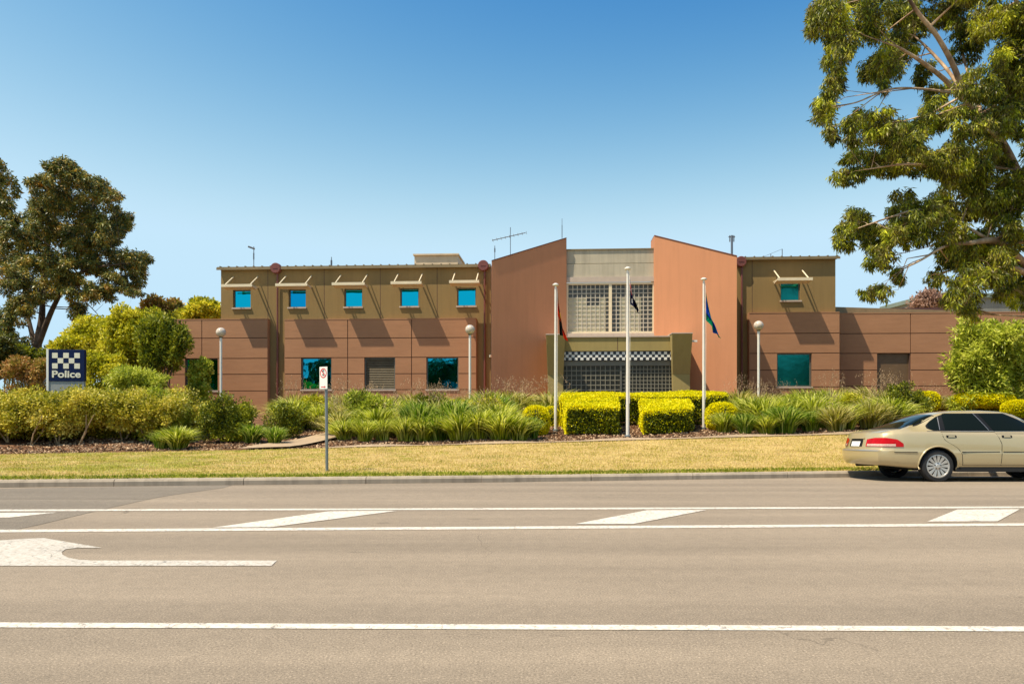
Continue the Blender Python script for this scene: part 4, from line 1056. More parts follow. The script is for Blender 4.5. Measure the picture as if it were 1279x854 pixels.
def flag(base, ztop, spread, length, hoist, cf, mats_, label, seed):
    rng = np.random.default_rng(seed); nu, nv = 44, 30; mb = MB(); ph = rng.uniform(0, 6, 3)
    for i in range(nu + 1):
        u = i / nu
        for j in range(nv + 1):
            v = j / nv
            # cloth hangs almost straight down from its top corner, pleated
            x = .06 + spread * u * (.35 + .65 * v) + .035 * math.sin(v * 9 + ph[0] + u * 2) * u
            z = -hoist * v * (1 - .55 * u) - length * (u ** 1.05) * (1 - .10 * v)
            y = (.075 * math.sin(v * 15 + ph[1] + u * 1.5) + .05 * math.sin(u * 7 + v * 4 + ph[2])) * (.25 + u * .9)
            mb.v.append((x, y, z))
    for i in range(nu):
        for j in range(nv):
            mb.f.append((i * (nv + 1) + j, (i + 1) * (nv + 1) + j, (i + 1) * (nv + 1) + j + 1, i * (nv + 1) + j + 1)); mb.m.append(cf((i + .5) / nu, (j + .5) / nv))
    o = build('flag', mb, mats_, None); o.location = (base.x, base.y, ztop); 
    o.data.polygons.foreach_set('use_smooth', [True] * len(o.data.polygons))
    tag(o, label, 'flag', 'flags on the poles')
def cloth(n_, c): return mat_leaf('cloth_' + n_, [c], .25, .8, 0, .1)
K = {k: cloth(k, v) for k, v in dict(black=(14, 12, 12), red=(206, 52, 16), yellow=(246, 186, 10), navy=(10, 12, 48), white=(225, 225, 225), blue=(16, 70, 190), green=(0, 128, 92)).items()}
b, h = flagpole(694, 538, 357, 'white flagpole with a red, black and yellow flag')
def f1(u, v): return 2 if ((u - .5) * 1.5) ** 2 + (v - .5) ** 2 < .055 else (0 if v < .42 else 1)
flag(b, Z(361, b.y), .32, 1.5, .85, f1, [K['black'], K['red'], K['yellow']], 'limp black and orange red flag with yellow disc on the left pole', 1)
b, h = flagpole(784, 545.5, 337, 'tallest white flagpole, standing between the boxy hedges')
stars = [(.25, .78, .09), (.75, .18, .05), (.68, .45, .05), (.82, .42, .05), (.75, .8, .055), (.79, .58, .03)]
def f2(u, v):
    if u < .5 and v < .5:
        a, b_ = u * 2, v * 2
        if abs(a - .5) < .07 or abs(b_ - .5) < .1: return 1
        if abs(a - .5) < .13 or abs(b_ - .5) < .18 or abs(a - b_) < .09 or abs(a + b_ - 1) < .09: return 2
        return 0
    for su, sv, r in stars:
        a = math.atan2(v - sv, (u - su) * 2); rr = r * (1 + .35 * math.cos(7 * a))
        if math.hypot((u - su) * 1.6, v - sv) < rr: return 2
    return 0
flag(b, Z(346, b.y), .34, .85, .80, f2, [K['navy'], K['red'], K['white']], 'limp navy flag with white stars on the middle pole', 2)
b, h = flagpole(879, 535.5, 350, 'white flagpole with a blue and green flag')
def f3(u, v):
    if v < .22 or v > .78: return 1
    if v < .27 or v > .73: return 2
    if .42 < u < .6 and abs(v - .5) < .14 + .05 * math.sin(u * 60): return 3
    return 0
flag(b, Z(361, b.y), .56, 1.35, 1.05, f3, [K['blue'], K['green'], K['black'], K['white']], 'limp blue and green flag on the right pole', 3)

# ------------------------------------------------------------------ garden lamps
M['globe'] = mat_plain('milky_globe', (.56, .47, .38, 1), .08, var=.28, scale=9)
def lamp(px, pyc, d, label):
    x = X(px, d); zb = float(gz(x, d)); zc = Z(pyc, d) - zb; rt = empty('garden_lamp', (x, d, zb)); tag(rt, label, 'lamp', 'globe lamps along the building')
    mb = MB(); mb.tube([(0, 0, -.2), (0, 0, zc - .17)], .048, 12); build('pole', mb, M['white_pole'], rt, smooth=40)
    mb = MB(); mb.lathe([(.0, -.22), (.06, -.22), (.085, -.17), (.06, -.13)], (0, 0, zc), 16); build('collar', mb, M['win_frame'], rt, smooth=40)
    r = 6.0 * d / F; mb = MB(); mb.lathe([(r * math.sin(math.pi * i / 14) + 1e-4, -r * math.cos(math.pi * i / 14)) for i in range(15)], (0, 0, zc), 24); build('globe', mb, M['globe'], rt, smooth=60)
lamp(276, 415, 28.5, 'white globe lamp left of the round rainwater head'); lamp(587, 411.5, 28.5, 'white globe lamp beside the lower window next to the salmon wall'); lamp(947.5, 406.5, 28.5, 'white globe lamp in front of the right brown block')

# ------------------------------------------------------------------ signs
def text_mesh(s, size, bold=0.0, depth=.004):
    cu = bpy.data.curves.new('lettering', 'FONT'); cu.body = s; cu.size = size; cu.extrude = depth; cu.offset = bold; cu.resolution_u = 6; cu.align_x = 'CENTER'; cu.align_y = 'CENTER'
    o = bpy.data.objects.new('lettering', cu); COL.objects.link(o); dg = bpy.context.evaluated_depsgraph_get(); me = bpy.data.meshes.new_from_object(o.evaluated_get(dg)); COL.objects.unlink(o); bpy.data.objects.remove(o)
    me.transform(Matrix.Rotation(R(90), 4, 'X')); return me
sd = 25.5
x0, x1 = X(62, sd), X(104.2, sd); zt, zb = Z(436.5, sd), Z(476, sd); xc = (x0 + x1) / 2; gzb = float(gz(xc, sd))
rt = empty('station_sign', (xc, sd, gzb), R(6)); tag(rt, 'navy blue sign with white checks and the word Police behind the hedge', 'sign')
w = (x1 - x0); mb = MB(); mb.box((-w / 2, 0, zb - gzb), (w / 2, .16, zt - gzb)); bo = build('board', mb, M['navy'], rt, bevel=.006)
mb = MB(); mb.box((-w / 2 - .075, -.005, -.1), (-w / 2 - .002, .165, zt - gzb + .02)); build('side_post', mb, M['sign_white'], rt)
mb = MB(); mb.box((-w / 2 + .002, .02, -.1), (w / 2 - .02, .14, zb - gzb - .003)); build('base', mb, M['base_grey'], rt)
H_ = zt - zb; mb = MB(); q = .155 * w
ox, oz = -.5 * w + .10 * w, zb - gzb + H_ * .40
for r_, cols in enumerate(((0, 2, 4), (1, 3), (0, 2, 4))):
    for cc in cols: mb.box((ox + cc * q, -.008, oz + r_ * q), (ox + (cc + 1) * q, -.001, oz + (r_ + 1) * q))
build('check_squares', mb, M['sign_cream'], bo)
me = text_mesh('Police', .335, .009); me.materials.append(M['sign_cream']); o = bpy.data.objects.new('lettering', me); link(o, bo); o.location = (-.01, -.006, zb - gzb + H_ * .215)
bb = [v.co.x for v in me.vertices]; s_ = (.80 * w) / (max(bb) - min(bb)); o.scale = (s_, 1, 1.0)

b = ground_at(408.5, 588); d = b.y
rt = empty('parking_sign', b); tag(rt, 'small white no-stopping sign on a grey post on the verge', 'sign')
hz = Z(458, d) - b.z
mb = MB(); mb.tube([(0, 0, -.2), (-.02, 0, hz - .05)], .03, 12); build('post', mb, M['galv'], rt, smooth=40)
rs = R(-35); pw, ph_ = .235, .45; yo = -.045
def sp(mb2): 
    Rm = Matrix.Rotation(rs, 3, 'Z'); mb2.v = [tuple(Rm @ Vector(v) + Vector((-.02 - .02, 0, 0))) for v in mb2.v]; return mb2
mb = MB(); mb.hexa([(-pw / 2 + .0, yo, hz - ph_), (pw / 2, yo, hz - ph_), (pw / 2, yo + .004, hz - ph_), (-pw / 2, yo + .004, hz - ph_)], [(-pw / 2, yo, hz), (pw / 2, yo, hz), (pw / 2, yo + .004, hz), (-pw / 2, yo + .004, hz)])
pl_ = build('plate', sp(mb), M['sign_white'], rt)
cz_ = hz - .13
mb = MB()
for k in range(28):
    a0, a1 = 2 * math.pi * k / 28, 2 * math.pi * (k + 1) / 28; r1, r2 = .078, .099; y = yo - .003
    mb.add([(r1 * math.cos(a0), y, cz_ + r1 * math.sin(a0)), (r2 * math.cos(a0), y, cz_ + r2 * math.sin(a0)), (r2 * math.cos(a1), y, cz_ + r2 * math.sin(a1)), (r1 * math.cos(a1), y, cz_ + r1 * math.sin(a1))], [(0, 1, 2, 3)])
mb.add([(-.062, yo - .0045, cz_ + .05), (-.05, yo - .0045, cz_ + .062), (.062, yo - .0045, cz_ - .05), (.05, yo - .0045, cz_ - .062)], [(0, 1, 2, 3)])
z_ = hz - ph_ + .04; mb.add([(-.07, yo - .003, z_ - .008), (.03, yo - .003, z_ - .008), (.03, yo - .003, z_ + .008), (-.07, yo - .003, z_ + .008)], [(0, 1, 2, 3)])
mb.add([(.03, yo - .003, z_ - .022), (.075, yo - .003, z_), (.03, yo - .003, z_ + .022)], [(0, 1, 2)])
build('symbol', sp(mb), M['sign_red'], pl_)
me = text_mesh('S', .15, .004, .0005); me.materials.append(M['black']); o = bpy.data.objects.new('lettering', me); link(o, pl_)
o.rotation_euler = (0, 0, rs); o.location = Matrix.Rotation(rs, 3, 'Z') @ Vector((0, yo - .002, 0)) + Vector((-.04, 0, cz_))

# ------------------------------------------------------------------ the car
exec_car = True
CYN = 14.5; HW = .93; CX0 = 7.22
carM = {}
t = NT('champagne_paint'); v = t.coord()
t.b.inputs['Base Color'].default_value = (.46, .37, .20, 1); t.b.inputs['Metallic'].default_value = .35; t.b.inputs['Roughness'].default_value = .36
t.b.inputs['Coat Weight'].default_value = .9; t.b.inputs['Coat Roughness'].default_value = .05
c = t.ramp(t.noise(v, 900, 2), [(.3, (.46, .37, .20, 1)), (.7, (.58, .47, .27, 1))]); t.l(c, t.b.inputs['Base Color'])
carM['paint'] = t.m
carM['glass'] = mat_plain('tinted_car_glass', (.006, .009, .006, 1), .03, var=0, spec=.16)
carM['black'] = mat_plain('black_rubber_trim', (.012, .012, .012, 1), .45, var=.1, spec=.2)
carM['tyre'] = mat_plain('tyre_rubber', (.016, .016, .017, 1), .8, var=.2, scale=20)
carM['alloy'] = mat_plain('silver_alloy', (.56, .54, .50, 1), .35, .6, var=.05)
carM['red'] = mat_plain('red_lens', (.42, .003, .006, 1), .12, var=.2, scale=9, coat=0, spec=.2)
carM['clear'] = mat_plain('pale_lens', (.55, .36, .30, 1), .2, var=.25, scale=30, coat=.4)
carM['chrome'] = mat_plain('chrome_trim', (.55, .50, .42, 1), .38, .8, var=0)
carM['dark'] = mat_plain('underbody', (.01, .01, .01, 1), .9, var=0)
gzr = float(road_z(15.43))
tilt = math.atan(.045)
car = empty('parked_car', (CX0, 15.43, gzr)); car.rotation_euler = (-tilt, 0, 0)
tag(car, 'champagne gold sedan with silver alloy wheels parked at the kerb', 'car')
LEN = 4.90
w_ = pl([(0, .80), (.12, .835), (.3, .87), (.6, .905), (1.0, .925), (1.6, .935), (3.4, .935), (4.1, .915), (4.5, .87), (4.75, .80), (4.9, .70)])
z0_ = pl([(0, .33), (.4, .30), (.8, .27), (1.1, .25), (4.2, .24), (4.9, .24)])
bl_ = pl([(0, .965), (.15, .985), (.6, 1.005), (1.1, 1.01), (1.8, .99), (2.6, .965), (3.3, .945), (3.7, .93), (4.3, .84), (4.75, .70), (4.9, .62)])
tp_ = pl([(0, .975), (.08, 1.0), (.35, 1.04), (.66, 1.06), (.74, 1.09), (1.0, 1.21), (1.3, 1.335), (1.6, 1.41), (1.95, 1.447), (2.4, 1.455), (2.8, 1.435), (3.05, 1.385), (3.4, 1.20), (3.75, 1.0), (3.9, .97), (4.4, .88), (4.75, .75), (4.9, .65)])
rowsF = [(0, .90), (.05, .955), (.16, .985), (.30, .997), (.42, 1.0), (.455, 1.003), (.47, .996), (.50, .990), (.58, .990), (.70, .984), (.82, .972), (.91, .953), (.97, .930), (1.0, .90)]
def sm(a, b, x): t = min(1, max(0, (x - a) / (b - a))); return t * t * (3 - 2 * t)
def rear(y, z):
    r = .20 * (abs(y) / .88) ** 2.6 * (1.0 if z > .62 else .9)
    r += .05 * sm(.615, .655, z) + .11 * min(1, max(0, (z - .66) / .34)) ** 1.2
    r += .09 * max(0, (.46 - z) / .16) ** 1.5
    return r
def front(y, z): return .30 * (abs(y) / .88) ** 2.4 + .1 * max(0, (z - .5) / .3)
def section(x):
    w, z0, bl, tp = float(w_(x)), float(z0_(x)), float(bl_(x)), float(tp_(x)); out = []
    for f, k in rowsF: out.append((w * k, z0 + f * (bl - z0)))
    gh = sm(.04, .22, tp - bl); rail = max(bl + .012, tp - .075 * gh - .012); wr = (w * .86) * (1 - gh) + .60 * gh
    yb = w * .90 - .012 * gh
    for s_ in (.04, .3, .6, .85, 1.0): out.append((yb + (wr - yb) * (s_ ** 1.15), bl + (rail - bl) * s_))
    out.append((wr * .93, rail + (tp - rail) * .45)); out.append((wr * .78, rail + (tp - rail) * .78))
    return out
st = np.unique(np.concatenate([np.linspace(0, .3, 8), np.linspace(.3, 1.7, 26), np.linspace(1.7, 3.2, 20), np.linspace(3.2, 4.9, 26)]))
SEC = [section(x) for x in st]; NR = len(SEC[0]); MC = 12; J = len(st) - 1
vid = {}; mb = MB()
def vtx(j, i, k):
    if (j, i, k) in vid: return vid[(j, i, k)]
    y_i, z_i = SEC[j][i]; x = float(st[j]); q = -1 + 2 * k / MC; y = y_i * q; z = z_i
    if i == NR - 1: z = z_i + (float(tp_(x)) - z_i) * (1 - q * q)
    if i == NR - 2 or i == NR - 1: pass
    br = max(0, 1 - x / .75) ** 1.5; bf = max(0, 1 - (LEN - x) / .9) ** 1.5
    x = x + br * rear(y, z) - bf * front(y, z)
    vid[(j, i, k)] = len(mb.v); mb.v.append((x, y, z)); return vid[(j, i, k)]
for j in range(J):
    for i in range(NR - 1):
        for k in (0, MC): mb.f.append((vtx(j, i, k), vtx(j + 1, i, k), vtx(j + 1, i + 1, k), vtx(j, i + 1, k))); mb.m.append(0)
    for k in range(MC):
        for i in (0, NR - 1): mb.f.append((vtx(j, i, k), vtx(j, i, k + 1), vtx(j + 1, i, k + 1), vtx(j + 1, i, k))); mb.m.append(0)
for i in range(NR - 1):
    for k in range(MC):
        for j in (0, J): mb.f.append((vtx(j, i, k), vtx(j, i, k + 1), vtx(j, i + 1, k + 1), vtx(j, i + 1, k))); mb.m.append(0)
def cxp(px, d=CYN): return X(px, d) - CX0
WR = cxp(1173.5); WF = WR + 2.79; WRAD = .325
body0 = build('body_raw', mb, carM['paint'], None)
# wheel arches cut out
cut = MB()
for wx in (WR, WF):
    for s_ in (-1, 1): cut.tube([(wx, s_ * .60, .31), (wx, s_ * 1.2, .31)], .385, 40)
cutter = build('cutter', cut, carM['dark'], None)
bo_ = body0.modifiers.new('b', 'BOOLEAN'); bo_.operation = 'DIFFERENCE'; bo_.solver = 'EXACT'; bo_.object = cutter
dg = bpy.context.evaluated_depsgraph_get()
me = bpy.data.meshes.new_from_object(body0.evaluated_get(dg)); me.name = 'body'
BV = BVHTree.FromObject(body0, dg, epsilon=0) if False else None
bmx = bmesh.new(); bmx.from_mesh(body0.data); BV = BVHTree.FromBMesh(bmx); bmx.free()
bpy.data.objects.remove(body0); bpy.data.objects.remove(cutter)
me.polygons.foreach_set('use_smooth', [True] * len(me.polygons)); me.set_sharp_from_angle(angle=R(38))
body = bpy.data.objects.new('body', me); link(body, car)
me.materials.clear(); me.materials.append(carM['paint']); me.materials.append(carM['dark'])
for p in me.polygons:
    c = p.center; near = min(math.hypot(c.x - WR, c.z - .31), math.hypot(c.x - WF, c.z - .31))
    p.material_index = 1 if (near < .392 and (abs(c.y) < .90 or near < .37)) or (abs(p.normal.z) > .9 and c.z < .34) else 0

def patch(rows, off, side=-1, nx=10, mb=None, mi=0, axis='y', thick=0):
    """rows: list of (z, xleft, xright) seen from the side, laid on the body surface"""
    mb = mb or MB(); b0 = len(mb.v); ok = True
    for z, xl, xr in rows:
        for i in range(nx + 1):
            x = xl + (xr - xl) * i / nx
            if axis == 'y': o_, d_ = Vector((x, side * 2.0, z)), Vector((0, -side, 0))
            elif axis == 'x': o_, d_ = Vector((-1, x, z)), Vector((1, 0, 0))
            elif axis == 'top': o_, d_ = Vector((z, x, 3)), Vector((0, 0, -1))
            hit, nrm, _, _ = BV.ray_cast(o_, d_)
            if hit is None: hit = o_; nrm = -d_
            if nrm.dot(d_) > 0: nrm = -nrm
            mb.v.append(tuple(hit + nrm * off))
    n = nx + 1
    for j in range(len(rows) - 1):
        for i in range(nx):
            mb.f.append((b0 + j * n + i, b0 + j * n + i + 1, b0 + (j + 1) * n + i + 1, b0 + (j + 1) * n + i)); mb.m.append(mi)
    return mb
def interp_rows(l, r, z0, z1, n):
    L_, R_ = pl(l), pl(r); return [(z, float(L_(z)), float(R_(z))) for z in np.linspace(z0, z1, n)]
def pz(zy, d=14.7): return None
def grow(rows, e):
    rr = [(z, a - e, b + e) for z, a, b in rows]; return [(rr[0][0] - e, rr[0][1], rr[0][2])] + rr + [(rr[-1][0] + e, rr[-1][1], rr[-1][2])]
x1240, x1248 = cxp(1241), cxp(1248)
Rdoor = interp_rows([(.33, cxp(1204)), (.55, cxp(1203)), (.66, cxp(1199)), (.74, cxp(1192)), (.80, cxp(1185)), (.86, cxp(1181.5)), (.99, cxp(1180))], [(.33, cxp(1251)), (.75, cxp(1253)), (.99, cxp(1248))], .335, .985, 20)
Fdoor = interp_rows([(.33, cxp(1251) + .012), (.75, cxp(1253) + .012), (.99, cxp(1248) + .012)], [(.33, 3.55), (.75, 3.60), (.99, 3.5)], .335, .955, 20)
quarter = interp_rows([(1.03, cxp(1172)), (1.06, cxp(1167)), (1.12, cxp(1167.5)), (1.20, cxp(1173)), (1.27, cxp(1180.5)), (1.30, cxp(1183.3))], [(1.03, cxp(1179)), (1.30, cxp(1184.5))], 1.03, 1.30, 9)
rwin = interp_rows([(1.03, cxp(1186.5)), (1.335, cxp(1190.5)), (1.36, cxp(1193))], [(1.03, cxp(1240.5)), (1.37, cxp(1229.5))], 1.03, 1.365, 10)
fwin = interp_rows([(1.0, cxp(1248)), (1.37, cxp(1236.5))], [(1.0, 3.48), (1.10, 3.3), (1.25, 3.03), (1.37, 2.78)], 1.01, 1.365, 10)
band = interp_rows([(1.015, cxp(1172)), (1.06, cxp(1165)), (1.12, cxp(1165.5)), (1.22, cxp(1174)), (1.31, cxp(1184)), (1.375, cxp(1196))], [(1.0, 3.55), (1.10, 3.36), (1.25, 3.08), (1.385, 2.80)], 1.018, 1.375, 16)
for s_ in (-1, 1):
    m = patch(grow(Rdoor, .010), .0006, s_, 10, mi=1); patch(Rdoor, .003, s_, 10, m, 0)
    dd = build('door', m, [carM['paint'], carM['black']], car, smooth=50)
    hx = cxp(1191); m = MB()
    hp = patch([(.875, hx - .10, hx + .10), (.90, hx - .105, hx + .105), (.925, hx - .10, hx + .10)], .006, s_, 6, MB()); patch([(.885, hx - .07, hx + .07), (.915, hx - .06, hx + .06)], .016, s_, 6, hp, 1)
    build('handle', hp, [carM['black'], carM['paint']], dd)
    m = patch(grow(Fdoor, .010), .0006, s_, 14, mi=1); patch(Fdoor, .003, s_, 14, m, 0)
    dd = build('door', m, [carM['paint'], carM['black']], car, smooth=50)
    hx = cxp(1261); hp = patch([(.875, hx - .10, hx + .10), (.90, hx - .105, hx + .105), (.925, hx - .10, hx + .10)], .006, s_, 6, MB()); patch([(.885, hx - .07, hx + .07), (.915, hx - .06, hx + .06)], .016, s_, 6, hp, 1)
    build('handle', hp, [carM['black'], carM['paint']], dd)
    build('window_surround', patch(band, .0035, s_, 40), carM['black'], car)
    for rws, nx in ((quarter, 6), (rwin, 14), (fwin, 20)): build('side_window', patch(rws, .007, s_, nx), carM['glass'], car, smooth=60)
    ch = MB(); 
    for (xa, za), (xb, zb_) in (((cxp(1229.5) + .01, 1.372), (cxp(1240.5) + .02, 1.025)), ((cxp(1184.8), 1.29), (cxp(1179.6), 1.03))):
        patch([(za + (zb_ - za) * t, xa + (xb - xa) * t - .006, xa + (xb - xa) * t + .006) for t in np.linspace(0, 1, 8)], .010, s_, 1, ch)
    patch([(z, WR - .17, 3.5) for z in (1.004, 1.012)], .006, s_, 30, ch)
    build('chrome_strip', ch, carM['chrome'], car)
    mo = MB()
    for xa, xb in ((.42, WR - .42), (WR + .46, cxp(1250)), (cxp(1254), 3.55), (WF + .42, 4.5)):
        patch([(.585, xa, xb), (.60, xa, xb)], .010, s_, 16, mo, 0); patch([(.60, xa, xb), (.622, xa, xb)], .014, s_, 16, mo, 1)
    build('side_moulding', mo, [carM['black'], carM['paint']], car)
    # arch lips
    lip = MB()
    for wx in (WR, WF):
        pts = [(wx + .395 * math.cos(a), s_ * (float(w_(wx)) + .004), .31 + .395 * math.sin(a)) for a in np.linspace(R(-8), R(188), 30)]
        for i_, p in enumerate(pts):
            hit = BV.ray_cast(Vector((p[0], s_ * 2, p[2])), Vector((0, -s_, 0)))[0]
            if hit: pts[i_] = (p[0], hit.y, p[2])
        lip.tube(pts, .016, 6)
    build('wheel_arch_lip', lip, carM['paint'], car, smooth=60)
# sills
mb = MB()
for s_ in (-1, 1): mb.box((WR + .38, s_ * .76, .20), (WF - .38, s_ * .90, .295))
mb.box((.9, -.7, .22), (4.6, .7, .30)); build('underbody', mb, carM['dark'], car)
# rear bumper seam, tail lamps, plate
build('bumper_strip', patch([(.608, -.80, .80), (.628, -.80, .80)], .006, 0, 24, axis='x'), carM['chrome'], car)
def wrap(a0, a1, zf0, zf1, off, nz=8, na=22):
    """patch wrapped round the tail corner; angle from straight back (0) to the near side (90)"""
    mb = MB()
    for j in range(nz + 1):
        for i in range(na + 1):
            t = i / na; a = R(a0 + (a1 - a0) * t); z = zf0(t) + (zf1(t) - zf0(t)) * j / nz
            o_ = Vector((1.0 - 3 * math.cos(a), -3 * math.sin(a), z)); d_ = (Vector((1.0, 0, z)) - o_).normalized(); hit, nr, _, _ = BV.ray_cast(o_, d_)
            if nr.dot(d_) > 0: nr = -nr
            mb.v.append(tuple(hit + nr * off))
    for j in range(nz):
        for i in range(na): b0 = j * (na + 1) + i; mb.f.append((b0, b0 + 1, b0 + na + 2, b0 + na + 1)); mb.m.append(0)
    return mb
def mirror(mb): mb.v = [(x, -y, z) for x, y, z in mb.v]; return mb
top = pl([(0, .845), (.3, .875), (.6, .875), (.85, .845), (1, .76)]); bot = pl([(0, .70), (1, .695)]); mid = pl([(0, .745), (.8, .765), (.9, .73), (1, .71)])
for s_ in (-1, 1):
    m = wrap(24, 66, lambda t: float(bot(t)), lambda t: float(top(t)), .010); m = m if s_ < 0 else mirror(m)
    tl = build('taillight', m, carM['red'], car, smooth=60)
    m = wrap(26, 58, lambda t: .706, lambda t: .752, .013, 4); m = m if s_ < 0 else mirror(m)
    build('clear_lens', m, carM['clear'], tl, smooth=60)
m = patch([(.695, -.27, .27), (.80, -.27, .27), (.862, -.24, .24)], .004, 0, 12, axis='x'); build('plate_recess', m, carM['black'], car)
m = patch([(.698, -.186, .186), (.80, -.186, .186)], .012, 0, 6, axis='x'); pt = build('number_plate', m, carM['clear'] if False else M['sign_white'], car)
build('boot_strip', patch([(.855, -.30, .30), (.885, -.30, .30)], .016, 0, 12, axis='x'), carM['paint'], car)
# rear window and boot shut line
rw = [(x, -a, a) for x, a in ((.70, .60), (.78, .615), (.95, .60), (1.15, .575), (1.30, .555), (1.40, .52))]
build('rear_window_seal', patch([(x - .0 + (-.03 if i == 0 else (.025 if i == 5 else 0)), a - .03, b + .03) for i, (x, a, b) in enumerate(rw)], .003, 0, 16, axis='top'), carM['black'], car)
build('rear_window', patch(rw, .007, 0, 16, axis='top'), carM['glass'], car, smooth=60)
ws = [(x, -a, a) for x, a in ((2.98, .54), (3.2, .60), (3.45, .66), (3.72, .70))]
build('windscreen', patch(ws, .006, 0, 16, axis='top'), carM['glass'], car, smooth=60)
sl = MB()
for s_ in (-1, 1): patch([(x, s_ * .66 - .004, s_ * .66 + .004) for x in np.linspace(.2, .68, 8)], .0015, 0, 1, sl, axis='top')
build('boot_shut_line', sl, carM['black'], car)
for s_ in (-1, 1):
    m = MB(); m.hexa([(3.25, s_ * .88, .98), (3.42, s_ * .88, .98), (3.42, s_ * 1.06, 1.0), (3.25, s_ * 1.06, 1.0)], [(3.26, s_ * .88, 1.08), (3.40, s_ * .88, 1.08), (3.40, s_ * 1.05, 1.10), (3.26, s_ * 1.05, 1.10)]); build('wing_mirror', m, carM['paint'], car, bevel=.02)
    hl = [(z, a, b) for z, a, b in ((.58, 4.45, 4.75), (.68, 4.42, 4.68))]
    build('headlight', patch(hl, .006, s_, 6), carM['chrome'], car, smooth=60)
mb = MB(); mb.tube([(.60, .38, .30), (.24, .38, .295)], .028, 10); build('exhaust', mb, carM['dark'], car)
mb = MB(); mb.tube([(3.1, -.45, 1.0), (3.05, -.45, .98)], .02, 8)
# wheels
def wheel(x, s_):
    y = s_ * .80; W_ = MB(); 
    hub = MB(); hub.tube([(0, -.06 * s_, 0), (0, -.2 * s_, 0)], .06, 12); wo = build('wheel', hub, carM['dark'], car, loc=(x, y, WRAD - .012))
    ty = MB(); ty.lathe([(.225, .095), (.26, .108), (.30, .10), (.322, .075), (WRAD, .04), (WRAD, -.04), (.322, -.075), (.30, -.10), (.24, -.108), (.225, -.09)], seg=40, axis='y'); build('tyre', ty, carM['tyre'], wo, smooth=40)
    rm = MB(); s = s_
    rm.lathe([(.228, .092 * s), (.232, .10 * s), (.215, .102 * s), (.205, .085 * s), (.20, .05 * s), (.198, -.08 * s)], seg=40, axis='y')
    for k in range(13):
        a = 2 * math.pi * k / 13; ca, sa = math.cos(a), math.sin(a)
        def q(r, tw, yy): return (ca * r - sa * tw, yy * s, sa * r + ca * tw)
        rm.hexa([q(.045, -.012, .05), q(.21, -.036, .06), q(.21, .036, .06), q(.045, .012, .05)], [q(.045, -.011, .085), q(.21, -.033, .094), q(.21, .033, .094), q(.045, .011, .085)])
    rm.lathe([(.0, .10 * s), (.035, .10 * s), (.045, .092 * s), (.085, .084 * s), (.085, .05 * s)], seg=24, axis='y')
    build('rim', rm, carM['alloy'], wo, smooth=30)
    nt = MB()
    for k in range(5):
        a = 2 * math.pi * k / 5 + .3; nt.tube([(math.cos(a) * .062, .07 * s, math.sin(a) * .062), (math.cos(a) * .062, .098 * s, math.sin(a) * .062)], .011, 8)
    build('wheel_nuts', nt, carM['dark'], wo)
    bd = MB(); bd.tube([(0, -.02 * s, 0), (0, .0, 0)], .19, 24); build('brake_disc', bd, carM['dark'], wo)
for x in (WR, WF):
    for s_ in (-1, 1): wheel(x, s_)

# ------------------------------------------------------------------ trees across the road, behind the camera (seen in the windows)
for i, (x, y, r, hgt) in enumerate(((-10, -27, 3.4, 9), (-15.5, -26, 3.2, 10), (-20, -28, 3.4, 8.5), (-27, -29, 3.6, 10.3), (-33, -26, 3.6, 9), (-39, -28, 4, 10.5), (-46, -26, 4, 9.5), (-53, -28, 4, 10), (-4, -29, 3.2, 6), (24, -27, 3.8, 9.5), (31, -26, 3.8, 9.8), (38, -28, 4, 9.6))):
    cl = []
    rr = np.random.default_rng(100 + i)
    for _ in range(9):
        v_ = sph(1, rr)[0] * .6; cl.append((x + v_[0] * r, y + v_[1] * r, hgt * .5 + v_[2] * hgt * .45, r * .5, r * .5, hgt * .2))
    tree('street_tree', (x, y, 0), [([(x, y, 0), (x + .2, y, 2), (x, y, hgt - 2)], [.25, .2, .08])], cl, M['dk_leaf'], M['dark_bark'], 'street tree across the road, seen only mirrored in the windows', group='trees across the road', per=40, Lg=.3, Wd=.18, droop=.2, seed=200 + i)

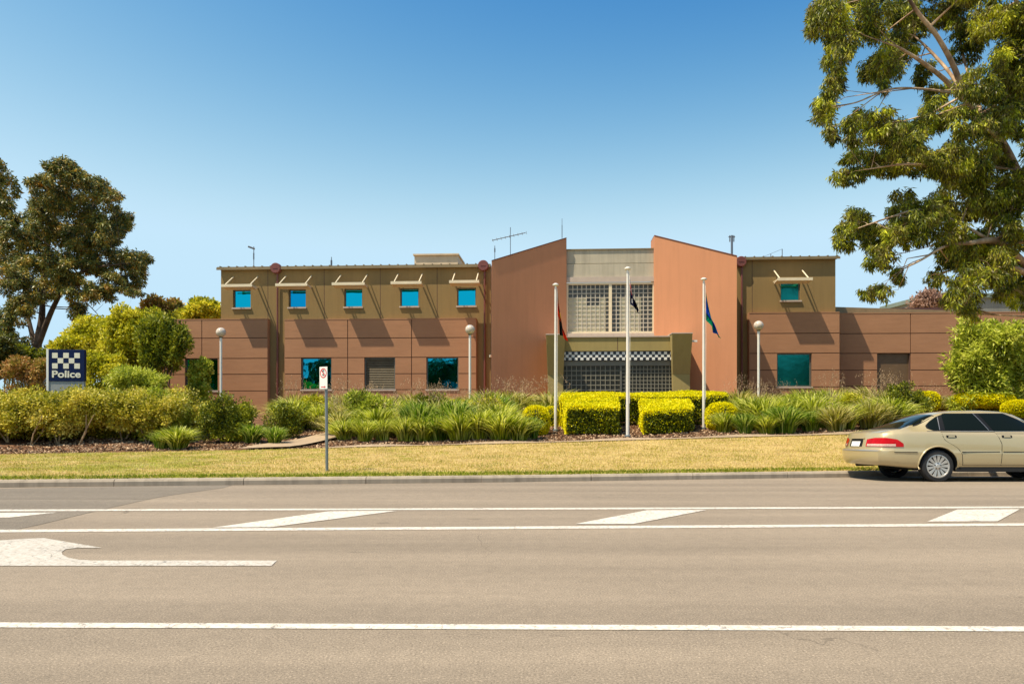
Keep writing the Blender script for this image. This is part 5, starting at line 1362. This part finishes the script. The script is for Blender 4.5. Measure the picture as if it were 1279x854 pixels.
# ------------------------------------------------------------------ light, sky, camera
S = Vector((-.40, -.205, .90)).normalized()
el = math.asin(S.z); az = math.atan2(S.x, S.y)
wd = bpy.data.worlds.new('World'); scn.world = wd; wd.use_nodes = True; nt = wd.node_tree; nt.nodes.clear()
sky = nt.nodes.new('ShaderNodeTexSky'); sky.sky_type = 'NISHITA'; sky.sun_disc = False; sky.sun_elevation = el; sky.sun_rotation = az
sky.air_density = 1.0; sky.dust_density = .3; sky.ozone_density = 1.6; sky.altitude = 0
bg = nt.nodes.new('ShaderNodeBackground'); bg.inputs[1].default_value = .1
ow = nt.nodes.new('ShaderNodeOutputWorld'); 
sp_ = nt.nodes.new('ShaderNodeSeparateColor'); cm_ = nt.nodes.new('ShaderNodeCombineColor'); nt.links.new(sky.outputs[0], sp_.inputs[0])
for i_, (lo_, hi_, out_) in enumerate(((.84, 2.4, 4.0), (.72, 3.75, 5.7), (0, 5.4, 6.9))):      # deep clear summer blue overhead, pale at the horizon
    mr_ = nt.nodes.new('ShaderNodeMapRange'); mr_.interpolation_type = 'SMOOTHSTEP' if i_ < 2 else 'LINEAR'
    for k_, v_ in (('From Min', lo_), ('From Max', hi_), ('To Min', .14 if i_ < 2 else 0), ('To Max', out_)): mr_.inputs[k_].default_value = v_
    nt.links.new(sp_.outputs[i_], mr_.inputs[0]); nt.links.new(mr_.outputs[0], cm_.inputs[i_])
nt.links.new(cm_.outputs[0], bg.inputs[0]); nt.links.new(bg.outputs[0], ow.inputs[0])
sl_ = bpy.data.lights.new('sun', 'SUN'); sl_.energy = 5.0; sl_.angle = R(.5); sl_.color = (1.0, .89, .70)
so = bpy.data.objects.new('sun', sl_); COL.objects.link(so); so.rotation_euler = S.to_track_quat('Z', 'Y').to_euler(); so.location = (0, 0, 40)
cam = bpy.data.cameras.new('camera'); co = bpy.data.objects.new('camera', cam); COL.objects.link(co)
co.location = (0, 0, EYE); co.rotation_euler = (R(90), 0, 0)
cam.sensor_width = 36; cam.lens = F / 1279 * 36; cam.shift_y = (YH - 427) / 1279; cam.shift_x = -(CX - 639.5) / 1279; cam.clip_end = 6000; cam.clip_start = .05
scn.camera = co
vs = scn.view_settings; vs.view_transform = 'Standard'; vs.look = 'None'; vs.exposure = .5; vs.gamma = 1; vs.use_curve_mapping = False
scn.cycles.max_bounces = 6; scn.cycles.transparent_max_bounces = 4
